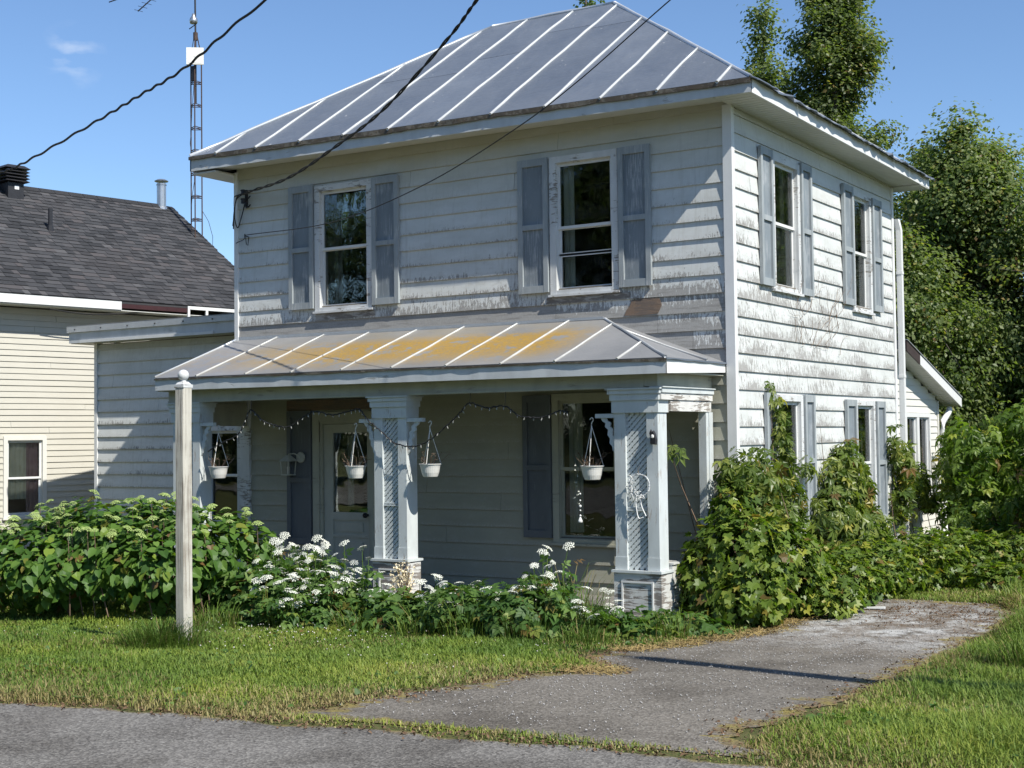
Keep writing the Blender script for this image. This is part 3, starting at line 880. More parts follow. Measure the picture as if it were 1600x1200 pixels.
def seam(parent, pts, r=.022, mat='seam_metal', name='seam', seed=0):
    rg = random.Random(seed)
    pts = [Vector(p) for p in pts]
    k = max(2, int((pts[-1] - pts[0]).length / .35))
    P = []
    for i in range(k + 1):
        q = pts[0].lerp(pts[-1], i / k)
        P.append(q + Vector((rg.uniform(-.011, .011), 0, .008 + rg.uniform(-.004, .004))))
    mb = MB(); mb.tube(P, [r * rg.uniform(.85, 1.15) for _ in P], 6)
    return mb.build(name, mat, parent, smooth=True)
for i, x in enumerate(seams):
    seam(house, [front_pt(x, -.012), front_pt(x, tmax(x) - .01)], seed=i, r=.018)
# other slopes
for j in range(9):
    y0 = -.44 + 6.62 * j / 9 + .004; y1 = -.44 + 6.62 * (j + 1) / 9 - .004
    def rt(y):
        t = min((y + .44) / 3.31, (6.18 - y) / 3.31); t = max(0, min(1, t))
        zE = ER[2] + (BR[2] - ER[2]) * (y + .44) / 6.62
        return (.44 - 3.38 * t, y, zE + (RR[2] - zE) * t)
    def re(y): return (.44, y, ER[2] + (BR[2] - ER[2]) * (y + .44) / 6.62)
    ym = [2.87] if y0 < 2.87 < y1 else []
    poly = [re(y0), re(y1)] + [rt(y) for y in [y1] + ym + [y0]]
    pp = []
    for q in poly:
        if not pp or (Vector(q) - Vector(pp[-1])).length > 3e-3: pp.append(q)
    sheet(house, 'roof_panel', 'roof_metal', pp, (.55, 0, .83))
    if j: seam(house, [re(y0 - .004), rt(y0 - .004)], seed=50 + j)
sheet(house, 'roof_panel', 'roof_metal', [BR, BL, RL, RR], (0, .56, .83))
sheet(house, 'roof_panel', 'roof_metal', [BL, EL, RL], (-.6, 0, .8))
mb = MB()
for a, b in ((ER, RR), (EL, RL), (RR, RL), (BR, RR), (BL, RL)):
    k = max(2, int((Vector(b) - Vector(a)).length / .45)); rg = random.Random(int(a[0] * 10))
    P = [Vector(a).lerp(Vector(b), i / k) + Vector((0, 0, .004 + rg.uniform(-.006, .006))) for i in range(k + 1)]
    mb.tube(P, [.026 * rg.uniform(.8, 1.2) for _ in P], 6)
mb.build('ridge_cap', 'flashing', house, smooth=True)

def ragged_edge(parent, a, b, out, h, mat, name, proj=.03, seed=0, seg=.11, jag=.35, drop=0.0, tongue=None):
    """an uneven strip along an eave: its lower edge and its reach outwards wander"""
    rg = random.Random(seed)
    a, b, out = Vector(a), Vector(b), Vector(out)
    L = (b - a).length; n = int(L / seg)
    mb = MB(); r0 = None
    jz, jo = 0.0, 0.0
    for i in range(n + 1):
        p = a.lerp(b, i / n)
        jz = .6 * jz + rg.uniform(-1, 1) * jag * h * .5; jo = .6 * jo + rg.uniform(-1, 1) * jag * proj * .5
        o = out * (proj + jo); z = Vector((0, 0, h + jz))
        r1 = [p + out * .002 - z, p + o - z, p + o, p + out * .002]
        if r0:
            for q in range(4):
                l = (q + 1) % 4
                mb.quad(r0[q], r1[q], r1[l], r0[l])
        else: first = r1
        r0 = r1
    mb.quad(*first); mb.quad(*reversed(r0))
    return mb.build(name, mat, parent)
ragged_edge(house, (EL[0], -.44, EL[2] - .012), (ER[0], -.44, ER[2] - .012), (0, -1, 0), .05, 'edge_wood', 'eave_strip', .030, 3)
# loose, curling sheet ends over the side fascia
rg = random.Random(12)
y = -.46
while y < 6.1:
    l = rg.uniform(.55, .75); y2 = min(y + l, 6.2)
    z0 = ER[2] + (BR[2] - ER[2]) * (y + .44) / 6.62; z1 = ER[2] + (BR[2] - ER[2]) * (y2 + .44) / 6.62
    mb = MB(); n = 6; P = []
    for i in range(n + 1):
        t = i / n
        reach = .075 + rg.uniform(-.02, .025); dip = .035 + rg.uniform(-.015, .02) + .02 * abs(t - .5)
        P.append((y + (y2 - y - .004) * t, reach, z0 + (z1 - z0) * t + .016, dip))
    for i in range(n):
        (ya, ra, za, da), (yb, rb, zb, db) = P[i], P[i + 1]
        mb.box8([(.43, ya, za - .012), (.44 + ra, ya, za - da - .012), (.44 + rb, yb, zb - db - .012), (.43, yb, zb - .012), (.43, ya, za), (.44 + ra, ya, za - da), (.44 + rb, yb, zb - db), (.43, yb, zb)])
    mb.build('roof_edge_sheet', 'roof_metal', house)
    y = y2
# fascias and soffits
def board_between(parent, name, mat, a0, b0, a1, b1, out, th=.022, seg=None):
    """board with lower edge a0-b0 and upper edge a1-b1, thickness towards -out"""
    o = Vector(out) * th
    mb = MB(); A0, B0, A1, B1 = map(Vector, (a0, b0, a1, b1))
    mb.box8([A0, B0, B0 - o, A0 - o, A1, B1, B1 - o, A1 - o])
    return mb.build(name, mat, parent)
board_between(house, 'fascia', 'fascia_paint', (-7.82, -.44, 5.646), (.44, -.44, 5.553), (-7.82, -.44, 5.842), (.44, -.44, 5.702), (0, -1, 0))
board_between(house, 'fascia', 'white_vinyl', (.440, -.439, 5.553), (.440, 6.18, 5.476), (.440, -.439, 5.700), (.440, 6.18, 5.620), (1, 0, 0))
board_between(house, 'fascia', 'fascia_paint', (-7.82, 6.18, 5.57), (-7.82, -.44, 5.646), (-7.82, 6.18, 5.76), (-7.82, -.44, 5.842), (-1, 0, 0))
mb = MB(); mb.box8([(-7.80, -.418, 5.650), (-.02, -.418, 5.560), (-.02, -.02, 5.60), (-7.80, -.02, 5.69), (-7.80, -.418, 5.664), (-.02, -.418, 5.574), (-.02, -.02, 5.612), (-7.80, -.02, 5.704)])
mb.build('soffit', 'soffit_vinyl', house)
mb = MB(); n = 66
for i in range(n):
    ya = -.418 + 6.58 * i / n; yb = -.418 + 6.58 * (i + 1) / n - .012
    za = 5.562 - .0117 * (ya + .44); zb = 5.562 - .0117 * (yb + .44)
    mb.box8([(.0, ya, za), (.418, ya, za), (.418, yb, zb), (.0, yb, zb), (.0, ya, za + .012), (.418, ya, za + .012), (.418, yb, zb + .012), (.0, yb, zb + .012)])
    mb.box8([(.0, yb, zb + .006), (.418, yb, zb + .006), (.418, yb + .012, zb + .006), (.0, yb + .012, zb + .006), (.0, yb, zb + .012), (.418, yb, zb + .012), (.418, yb + .012, zb + .012), (.0, yb + .012, zb + .012)])
mb.build('soffit', 'soffit_vinyl', house)
mb = MB(); mb.box(-7.8, -W - .01, -.41, 6.1, 5.60, 5.62); mb.box(-W, .44, D + .01, 6.16, 5.47, 5.485); mb.build('soffit', 'soffit_vinyl', house)

# downspout at the back corner
mb = MB()
R_.box(mb, 5.805, 5.885, .045, .12, .25, 4.86); R_.box(mb, 5.797, 5.893, .04, .126, 4.22, 4.26); R_.box(mb, 5.797, 5.893, .04, .126, 2.72, 2.76)
mb.box8([(.045, 5.805, 4.86), (.12, 5.805, 4.86), (.12, 5.885, 4.86), (.045, 5.885, 4.86), (.0, 5.78, 5.02), (.09, 5.78, 5.02), (.09, 5.875, 5.02), (.0, 5.875, 5.02)])
mb.build('downspout', 'white_vinyl', house)

# ---- porch
PX0, PX1, PY = -7.38, -.09, -1.50
ZT = 3.285
def pz(t, x=0): return 2.715 + (2.70 - 2.715) * 0 + (ZT - 2.715) * t
pxs = [PX0, -6.63, -5.80, -5.055, -4.29, -3.557, -2.787, -2.073, -1.378, -.636, PX1]
HIPX = -1.60
def ptm(x): return 1.0 if x < HIPX else max(0.0, (PX1 - x) / (PX1 - HIPX))
def porch_pt(x, t):
    zE = 2.722 + (PX1 - x) / (PX1 - PX0) * .03
    return (x, PY + 1.495 * t, zE + (ZT + (HIPX - x) * .006 - zE) * t)
for a, b in zip(pxs[:-1], pxs[1:]):
    a2, b2 = a + .003, b - .003
    cols = [a2] + ([HIPX] if a2 < HIPX < b2 else []) + [b2]
    poly = [porch_pt(a2, 0), porch_pt(b2, 0)] + [porch_pt(x, ptm(x)) for x in reversed(cols)]
    pp = []
    for q in poly:
        if not pp or (Vector(q) - Vector(pp[-1])).length > 3e-3: pp.append(q)
    sheet(house, 'porch_roof_panel', 'porch_metal', pp, (0, -.35, .93), .012)
for i, x in enumerate(pxs[1:-1]):
    seam(house, [porch_pt(x, -.01), porch_pt(x, ptm(x) - .01)], r=.0135, mat='porch_seam', seed=80 + i)
HT = porch_pt(HIPX, 1.0); HC = porch_pt(PX1, 0.0); HW = (PX1, -.004, HC[2])
mid0 = lerp(HC, HW, .5); mid1 = lerp(HT, HW, .5)
sheet(house, 'porch_roof_panel', 'porch_metal', [HC, mid0, lerp(HT, HC, .5) if False else mid1, HT], (.35, 0, .93), .012)
sheet(house, 'porch_roof_panel', 'porch_metal', [mid0, HW, mid1], (.35, 0, .93), .012)
seam(house, [(PX1 + .01, -.52, HC[2]), (-1.05, -.52, HC[2] + .36)], r=.014, mat='porch_seam', seed=98)
seam(house, [HC, HT], r=.016, mat='flashing', name='ridge_cap', seed=99)
seam(house, [porch_pt(PX0, 0), porch_pt(PX0, 1)], r=.016, mat='flashing', name='ridge_cap', seed=97)
mb = MB(); mb.box8([(PX0, -.024, ZT + .0), (HIPX, -.024, ZT - .005), (HIPX, -.03, ZT + .0), (PX0, -.03, ZT + .03), (PX0, -.024, ZT + .07), (HIPX, -.024, ZT + .03), (HIPX, -.03, ZT + .03), (PX0, -.03, ZT + .07)])
mb.build('flashing', 'flashing', house)
ragged_edge(house, (PX0, PY, 2.740), (PX1 + .01, PY, 2.712), (0, -1, 0), .022, 'edge_wood', 'eave_strip', .016, 8, .13, .5)
ragged_edge(house, (PX1, PY - .01, 2.718), (PX1, -.03, 2.722), (1, 0, 0), .020, 'roof_metal', 'eave_strip', .020, 9, .13, .5)
board_between(house, 'fascia', 'fascia_paint', (PX0, PY, 2.588), (PX1, PY, 2.560), (PX0, PY, 2.730), (PX1, PY, 2.700), (0, -1, 0))
board_between(house, 'fascia', 'white_paint', (PX1, PY + .001, 2.560), (PX1, -.03, 2.612), (PX1, PY + .001, 2.698), (PX1, -.03, 2.708), (1, 0, 0))
board_between(house, 'fascia', 'fascia_paint', (PX0, -.04, 2.60), (PX0, PY + .002, 2.588), (PX0, -.04, 3.20), (PX0, PY + .002, 2.730), (-1, 0, 0))
mb = MB(); mb.box(PX0 + .025, PX1 - .025, PY + .024, -.03, 2.575, 2.590); mb.build('porch_ceiling', 'porch_trim', house)
mb = MB(); mb.box(PX0 + .10, -.41, -1.36, -1.22, 2.428, 2.574); mb.box(PX0 + .10, -.41, -1.375, -1.36, 2.428, 2.452); mb.box(-.405, -.255, -1.362, -.03, 2.439, 2.574)
mb.build('beam', 'porch_trim', house)
mb = MB(); n = 24
for i in range(n):
    mb.box(PX0 + .1, -.22, -1.55 + 1.54 * i / n, -1.55 + 1.54 * (i + 1) / n - .006, .06, .10)
mb.box(PX0 + .12, -.24, -1.53, -.02, -.1, .058)
mb.build('porch_floor', 'deck_boards', house)

def lattice(col, x0, x1, y, z0, z1, mat='column_paint'):
    mb = MB(); w = .030; gap = .062
    span = (x1 - x0) + (z1 - z0)
    for s, yy in ((1, y), (-1, y + .009)):
        c = -(z1 - z0) - .1
        while c < (x1 - x0) + .1:
            # line x = x0 + c + t, z = z0 + t  (s=1) or mirrored
            t0 = max(0, -c); t1 = min(z1 - z0, (x1 - x0) - c)
            if t1 - t0 > .02:
                xa, xb = x0 + c + t0, x0 + c + t1
                if s < 0: xa, xb = x1 - c - t0, x1 - c - t1
                za, zb = z0 + t0, z0 + t1
                h = w * .7071
                a, b = Vector((xa, yy, za)), Vector((xb, yy, zb))
                q = Vector((s, 0, -1)).normalized() * (w / 2)
                d = Vector((0, .007, 0))
                mb.box8([a + q, b + q, b + q + d, a + q + d, a - q, b - q, b - q + d, a - q + d])
            c += gap
    return mb.build('lattice', mat, col, kind='stuff')

def bracket(col, x, y, s, z=2.145):
    """shelf arm with a scrolled support; s = -1 towards the house's left, +1 towards its right"""
    mb = MB()
    xa, xb = (x, x + s * .225)
    mb.box(min(xa, xb), max(xa, xb), y - .03, y + .03, z - .022, z + .022)
    prof = [(0, -.022), (.165, -.022), (.150, -.055), (.112, -.075), (.118, -.115), (.082, -.145), (.090, -.20), (.062, -.235), (.066, -.285), (.036, -.32), (.030, -.36), (.0, -.40)]
    hole = .035
    P = [(x + s * u, z + v) for u, v in prof]
    if s < 0: P.reverse()
    # built as a band along the outer curve, open behind it
    out = [(x + s * u, z + v) for u, v in prof[1:]]
    inn = [(x + s * max(0.0, u - .058), z + v + .004) for u, v in prof[1:]]
    for i in range(len(out) - 1):
        a, b, c, d = out[i], out[i + 1], inn[i + 1], inn[i]
        mb.box8([(a[0], y - .013, a[1]), (b[0], y - .013, b[1]), (b[0], y + .013, b[1]), (a[0], y + .013, a[1]), (d[0], y - .013, d[1]), (c[0], y - .013, c[1]), (c[0], y + .013, c[1]), (d[0], y + .013, d[1])])
    return mb.build('bracket', 'column_paint', col)

def column(x0, x1, depth=.24, ped=.24, br=(), seed=0):
    y = -1.35; zp, zc = .555, 2.172
    mb = MB()
    sw = (x1 - x0) * .245
    mb.box(x0 + .012, x0 + .012 + sw, y + .015, y + depth - .02, zp, zc); mb.box(x1 - .012 - sw, x1 - .012, y + .015, y + depth - .02, zp, zc)
    mb.box(x0 + .012 + sw, x1 - .012 - sw, y + depth - .05, y + depth - .03, zp, zc)
    mb.box(x0 + .006, x0 + .018 + sw, y + .008, y + .06, zp, zp + .13); mb.box(x1 - .018 - sw, x1 - .006, y + .008, y + .06, zp, zp + .13)
    col = mb.build('porch_column', 'column_paint', house)
    lattice(col, x0 + .010 + sw, x1 - .010 - sw, y + .045, zp, zc)
    mb = MB(); mb.box(x0 + .012 + sw, x1 - .012 - sw, y + .03, y + .06, 1.16, 1.175); mb.box(x0 + .012 + sw, x1 - .012 - sw, y + .036, y + .06, 1.185, 1.20)
    mb.build('rail', 'column_paint', col)
    # capital in three steps
    mb = MB()
    mb.box(x0 - .008, x1 + .004, y - .002, y + depth, zc, 2.305)
    mb.box(x0 - .022, x1 + .018, y - .018, y + depth + .012, 2.300, 2.368)
    mb.box(x0 - .040, x1 + .034, y - .034, y + depth + .022, 2.366, 2.412)
    mb.box(x0 - .058, x1 + .050, y - .052, y + depth + .034, 2.410, 2.426)
    mb.build('capital', 'column_paint', col)
    mb = MB()
    mb.box(x0 - .004, x1 + .012, y - .006, y + ped, .0, .525)
    mb.build('pedestal', 'pedestal_wood', col)
    mb = MB(); mb.box(x0 - .022, x1 + .026, y - .03, y + depth + .03, .527, .553)
    mb.build('plinth_cap', 'column_paint', col)
    mb = MB(); cx0, cx1 = x0 + .085, x1 - .075
    for q in ((cx0, cx1, .425, .443), (cx0, cx0 + .018, .12, .424), (cx1 - .018, cx1, .12, .424)):
        mb.box(q[0], q[1], y - .020, y - .0065, q[2], q[3])
    mb.build('molding', 'white_paint', col)
    for s in br: bracket(col, x0 + .010 if s < 0 else x1 - .010, -1.30, s)
    return col
column(-7.240, -6.740, br=(1,), seed=1)
column(-3.955, -3.465, br=(-1, 1), seed=2)
column(-.790, -.262, br=(-1,), seed=3)
# deeper block under the last column, weathered side beam and wall pilaster
mb = MB(); mb.box(-.60, -.246, -1.105, -.80, .0, .60); mb.box(-.62, -.23, -1.11, -.78, .602, .62)
mb.build('pedestal', 'pedestal_wood', house)
mb = MB()
mb.box(-.335, -.236, -1.105, -.10, 2.185, 2.300); mb.box(-.34, -.222, -1.345, -.09, 2.302, 2.372)
mb.build('side_beam', 'beam_wood', house)
mb = MB(); mb.box(-.345, -.208, -1.348, -.08, 2.374, 2.425); mb.box(-.35, -.192, -1.36, -.07, 2.426, 2.437)
mb.build('side_beam', 'column_paint', house)
mb = MB(); mb.box(-.335, -.246, -.22, -.04, .05, 2.18); mb.box(-.350, -.236, -.16, -.08, .05, 2.18)
mb.build('pilaster', 'column_paint', house)
mb = MB(); F.box(mb, -1.42, -1.40, .03, .04, .5, .68); F.box(mb, -1.50, -1.485, .03, .04, .45, .66); mb.build('sill_bracket', 'porch_trim', house)

mb = MB(); mb.box(-7.27, -7.14, -1.10, -.06, 2.13, 2.43); mb.box(-7.26, -7.15, -1.10, -.06, 2.432, 2.574)
mb.build('side_beam', 'porch_trim', house)

# iron rack and lower hook where the wires arrive
mb = MB()
mb.box(-7.15, -7.115, -.075, -.045, 5.14, 5.37)
for z in (5.33, 5.21): mb.tube([(-7.133, -.07, z), (-7.133, -.13, z), (-7.15, -.15, z + .03)], .012, 6); mb.tube([(-7.133, -.125, z - .035), (-7.133, -.125, z + .035)], [.028, .028], 8); mb.tube([(-7.16, -.04, z - .08), (-7.10, -.06, z - .08), (-7.06, -.06, z - .05)], .01, 5)
mb.build('wire_rack', 'black_metal', house)
mb = MB(); mb.tube([(-7.13, -.03, 4.73), (-7.13, -.09, 4.73), (-7.13, -.10, 4.76)], .008, 5); mb.tube([(-7.15, -.06, 4.72), (-7.13, -.07, 4.62), (-7.10, -.07, 4.60), (-7.09, -.06, 4.72)], .006, 5)
mb.build('hook', 'black_metal', house)

# ---- side wing at the far end of the porch
AX0, AX1 = -11.95, -W
AW = (-9.50, -8.62, .62, 2.165)
wall_core(A, AX0, AX1 + .1, 0, 3.55, [grow(AW, .07)], .14, 0.0, 'interior_wall', house)
mb = MB(); mb.box(AX0 - .004, AX0 + .12, 1.645, D, 0, 3.55); mb.box(AX0 + .125, AX1 - .02, D - .12, D, 0, 3.55); mb.build('wall', 'beige_vinyl', house)
mb = MB(); mb.box(AX0 + .13, AX1 - .02, 1.7, D - .13, .02, .10); mb.build('interior_wall', 'interior_wall', house)
za = [3.54, 3.440] + [3.440 - .2032 * k for k in range(1, 17)]
def peel_annex(u, z):
    return float(np.interp(z, [.3, 2.25, 2.5, 3.3], [.13, .13, .05, .02]))
siding(A, house, AX0, AX1, [z for z in za if z > .05], [AW], peel_annex, seed=9, lip=.030)
mb = MB(); A.box(mb, AX0 - .03, AX0 + .035, .0, .04, 0, 3.56); mb.box(AX0 - .03, AX0 + .002, 1.50, 1.58, 0, 3.56); mb.build('corner_board', 'white_vinyl', house)
aw = window(A, house, *AW, [1.40], casing=.09)
mb = MB(); mb.box(-12.28, -W - .02, 1.20, D + .2, 3.70, 3.83); mb.build('roof_slab', 'roof_metal', house)
mb = MB(); mb.box(-12.30, -W - .02, 1.165, 1.195, 3.735, 3.838); mb.box(-12.30, -W - .02, 1.165, 1.30, 3.831, 3.842)
fl = mb.build('flashing', 'flashing', house)
mb = MB(); 
for k in range(8): mb.tube([(-12.1 + .62 * k, 1.166, 3.78), (-12.1 + .62 * k, 1.155, 3.78)], [.013, .011], 6)
mb.build('nail', 'black_metal', fl)
board_between(house, 'fascia', 'fascia_paint', (-12.28, 1.197, 3.56), (-W - .02, 1.197, 3.56), (-12.28, 1.197, 3.733), (-W - .02, 1.197, 3.733), (0, -1, 0))
mb = MB(); mb.box(-12.0, -9.0, 1.176, 1.196, 3.556, 3.60); mb.build('trim_strip', 'white_paint', house)
mb = MB(); mb.box(-12.26, -W - .02, 1.225, 1.49, 3.552, 3.564); mb.box(-12.27, AX0 - .01, 1.5, D, 3.552, 3.564); mb.build('soffit', 'porch_trim', house)

# ---- lean-to at the back
def lz(u): return 3.175 - .268 * (u - 5.74)
U1 = 8.40
BWIN = (6.58, 7.88, .80, 2.225)
wall_core(B, 5.75, U1, 0, 2.44, [grow(BWIN, .06)], .14, 0.0, 'interior_wall', house)
mb = MB()
mb.prism([B.p(5.75, -.14, 2.442), B.p(U1, -.14, 2.442), B.p(5.75, -.14, lz(5.75))], [B.p(5.75, -.002, 2.442), B.p(U1, -.002, 2.442), B.p(5.75, -.002, lz(5.75))])
mb.box(-4.5, -.30, U1 - .14, U1, 0, 2.44)
mb.build('wall', 'interior_wall', house)
zb_ = [3.17 - .1045 * k for k in range(31)]
siding(B, house, 5.76, U1, [z for z in zb_ if z > .05], [BWIN], lambda u, z: 0.0, 'cream_vinyl', lip=.014, seed=15, umax=lambda z: 5.74 + (3.175 - z) / .268 if z > 2.46 else 99, joint=9)
mb = MB(); B.box(mb, U1 - .03, U1 + .02, 0.0, .035, 0, 2.42); mb.build('corner_board', 'cream_vinyl', house)
mb = MB()
frame_bars(mb, B, *BWIN, .065, 0, .05); B.box(mb, 7.17, 7.29, 0, .045, BWIN[2] + .06, BWIN[3] - .06)
bw = mb.build('window', 'white_vinyl', house)
for a, b in ((6.645, 7.17), (7.29, 7.815)):
    mb = MB(); frame_bars(mb, B, a, b, BWIN[2] + .065, BWIN[3] - .065, .028, -.03, .01); mb.build('sash', 'white_vinyl', bw)
    mb = MB(); B.box(mb, a + .02, b - .02, -.018, -.014, BWIN[2] + .085, BWIN[3] - .085); mb.build('pane', 'window_glass', bw)
mb = MB(); B.box(mb, 6.55, 7.91, 0, .075, BWIN[2] - .03, BWIN[2] - .002); mb.build('sill', 'white_vinyl', bw)
mb = MB()
E0, E1 = 5.96, 8.90
mb.box8([(-4.5, E0, lz(E0) + .03), (.10, E0, lz(E0) + .03), (.10, E1, lz(E1) + .03), (-4.5, E1, lz(E1) + .03), (-4.5, E0, lz(E0) + .16), (.10, E0, lz(E0) + .16), (.10, E1, lz(E1) + .16), (-4.5, E1, lz(E1) + .16)])
mb.build('lean_to_roof', 'roof_metal', house)
mb = MB()
n = 26
for i in range(n):
    ya = E0 + (E1 - E0) * i / n; yb = E0 + (E1 - E0) * (i + 1) / n - .012
    mb.box8([(-.148, ya, lz(ya) + .012), (.10, ya, lz(ya) + .012), (.10, yb, lz(yb) + .012), (-.148, yb, lz(yb) + .012), (-.148, ya, lz(ya) + .026), (.10, ya, lz(ya) + .026), (.10, yb, lz(yb) + .026), (-.148, yb, lz(yb) + .026)])
mb.build('soffit', 'soffit_vinyl', house)
def rake(u0, u1, mat):
    return board_between(house, 'fascia', mat, (.124, u0, lz(u0) + .0), (.124, u1, lz(u1) + .0), (.124, u0, lz(u0) + .15), (.124, u1, lz(u1) + .15), (1, 0, 0))
rake(E0, 6.62, 'dark_brown_trim'); rake(6.622, E1, 'white_vinyl')
mb = MB(); mb.box8([(.09, E0, lz(E0) + .162), (.14, E0, lz(E0) + .155), (.14, E1, lz(E1) + .155), (.09, E1, lz(E1) + .162), (.09, E0, lz(E0) + .172), (.14, E0, lz(E0) + .166), (.14, E1, lz(E1) + .166), (.09, E1, lz(E1) + .172)])
mb.build('flashing', 'flashing', house)
mb = MB(); mb.tube([(-.05, 8.80, 2.30), (-.03, 8.66, 2.24), (-.07, 8.50, 2.10), (-.08, 8.47, 1.95), (-.08, 8.47, .2)], [.05, .05, .05, .048, .048], 8)
mb.build('downspout', 'white_vinyl', house, smooth=True)

# ------------------------------------------------------------------ the neighbouring house (own frame: +x out of its side wall, +y along it)
nb = thing('neighbour_house', 'beige vinyl-sided house with dark shingle roof and white eaves', 'house', (-14.585, 2.637, -.097), rotz=rad(-10))
nb.scale = (1.05,) * 3
NF = FR((0, 0), (0, 1))
NWIN = (-.83, -.045, .67, 2.05)
LW0, LW1 = -6.0, 4.4
wall_core(NF, LW0, LW1, 0, 4.25, [grow(NWIN, .05)], .14, 0.0, 'interior_wall', nb)
mb = MB(); mb.box(-6.9, -.145, LW1 - .14, LW1, 0, 4.25); mb.box(-6.9, -6.76, LW0, LW1 - .145, 0, 4.25); mb.box(-6.75, -.145, LW0, LW0 + .14, 0, 4.25)
mb.prism([(-6.9, LW1 - .14, 4.252), (-.0, LW1 - .14, 4.252), (-3.3, LW1 - .14, 6.8)], [(-6.9, LW1, 4.252), (-.0, LW1, 4.252), (-3.3, LW1, 6.8)])
mb.build('wall', 'beige_vinyl', nb)
mb = MB(); mb.box(-6.7, -.15, LW0 + .15, LW1 - .15, .02, .1); mb.box(-6.7, -.15, LW0 + .15, LW1 - .15, 4.1, 4.2); mb.build('interior_wall', 'interior_wall', nb)
zn = [4.24 - .1016 * k for k in range(42)]
siding(NF, nb, LW0, LW1, [z for z in zn if z > .02], [NWIN], lambda u, z: 0.0, 'beige_vinyl', lip=.015, seed=30, joint=9)
nw = window(NF, nb, *NWIN, [1.335], casing=.075, mat='cream_vinyl', sash_mat='white_vinyl')
curtain(NF, nw, -.78, -.36, .98, 1.98, -.066, seed=31, folds=5, amp=.009); curtain(NF, nw, -.37, -.10, .75, 1.98, -.072, 'curtain_pink', seed=32, folds=3, amp=.009)
EV = (.45, 4.30); RG = (-3.30, 6.98)
LR0, LR1 = -6.4, 4.72
def nroof(s, L, lift=0.0):
    """s: 0 eave .. 1 ridge"""
    dx, dz = RG[0] - EV[0], RG[1] - (EV[1] + .14)
    n = Vector((-dz, 0, dx)); n.normalize(); n = -n if n.z < 0 else n
    return Vector((EV[0] + dx * s, L, EV[1] + .14 + dz * s)) + n * lift
mb = MB()
a, b, c, d = nroof(0, LR0), nroof(0, LR1), nroof(1, LR1), nroof(1, LR0)
dn = Vector((0, 0, -.05)); mb.prism([q + dn for q in (a, b, c, d)], [a, b, c, d])
a2, b2 = Vector((-7.05, LR0, 4.44)), Vector((-7.05, LR1, 4.44))
mb.prism([q + dn for q in (d, c, b2, a2)], [d, c, b2, a2])
mb.build('roof_deck', 'shingle', nb)
# laminated shingles: tabs of several widths, every tab its own slab
tabs = []
rg = random.Random(21)
slope_len = math.hypot(RG[0] - EV[0], RG[1] - EV[1] - .14)
rows = int(slope_len / .142)
for r in range(rows + 1):
    s0 = (r * .142 - .012) / slope_len; s1 = min(1.0, (r * .142 + .165) / slope_len)
    L = LR0 - rg.uniform(0, .3); thick = False
    while L < LR1:
        w = rg.choice([.12, .16, .19, .23, .30])
        tabs.append((s0, s1, max(L, LR0), min(L + w - .004, LR1), .016 if thick else .010, r))
        L += w; thick = not thick
def tab_mb(t, mb=None):
    s0, s1, l0, l1, th, r = t
    mb = mb or MB()
    b0 = .007
    P = [nroof(s0, l0, b0 - .006), nroof(s0, l1, b0 - .006), nroof(s1, l1, .001), nroof(s1, l0, .001), nroof(s0, l0, b0 + th), nroof(s0, l1, b0 + th), nroof(s1, l1, .005), nroof(s1, l0, .005)]
    mb.box8(P)
    return mb
vis = [t for t in tabs if t[2] > -1.6 and t[3] - t[2] > .05]
vis.sort(key=lambda t: t[5])
pick = vis[:300]; pset = set(id(t) for t in pick)
for t in pick: tab_mb(t).build('shingle', 'shingle', nb)
def joined(name, mat, parent, mbs, kind='stuff'):
    V = []; Fc = []; rn = []
    for m in mbs:
        i = len(V); V += m.v; x = random.random()
        for f in m.f: Fc.append(tuple(i + k for k in f)); rn.append(x)
    me = bpy.data.meshes.new(name); me.from_pydata(V, [], Fc); me.materials.append(MT[mat])
    me.attributes.new('rnd', 'FLOAT', 'FACE').data.foreach_set('value', rn); me.update()
    return link(name, me, parent, wl(parent), kind)
joined('shingles', 'shingle', nb, [tab_mb(t) for t in tabs if id(t) not in pset and t[3] - t[2] > .02])
mb = MB(); 
for k in range(34): mb.box8([tuple(nroof(.965, LR0 + .32 * k)), tuple(nroof(.965, LR0 + .32 * k + .31)), tuple(nroof(1, LR0 + .32 * k + .31, .0)), tuple(nroof(1, LR0 + .32 * k, .0)), tuple(nroof(.965, LR0 + .32 * k, .022)), tuple(nroof(.965, LR0 + .32 * k + .31, .022)), tuple(nroof(1, LR0 + .32 * k + .31, .03)), tuple(nroof(1, LR0 + .32 * k, .03))])
mb.build('ridge_cap', 'shingle', nb)
mb = MB(); mb.box(.43, .452, LR0, 1.17, 4.28, 4.43); mb.build('fascia', 'white_vinyl', nb)
mb = MB(); mb.box(.43, .448, 1.172, 2.55, 4.31, 4.43); mb.build('fascia', 'dark_red_trim', nb)
mb = MB(); mb.box(.43, .46, 2.552, LR1, 4.37, 4.43); mb.box(.43, .46, 2.552, 2.60, 4.20, 4.369); mb.box(.43, .46, 2.95, 3.0, 4.20, 4.369); mb.build('fascia', 'white_vinyl', nb)
mb = MB()
for k in range(26): mb.box(.012, .428, LR0 + .3 * k, LR0 + .3 * k + .296, 4.262, 4.276)
mb.box(.012, .428, 1.4, LR1, 4.262, 4.274)
mb.build('soffit', 'soffit_vinyl', nb)
mb = MB(); mb.tube([(.40, -.2 + .1 * k, 4.22 - .05 * math.sin(k * .22)) for k in range(24)], .012, 5); mb.build('loose_cable', 'black_rubber', nb)
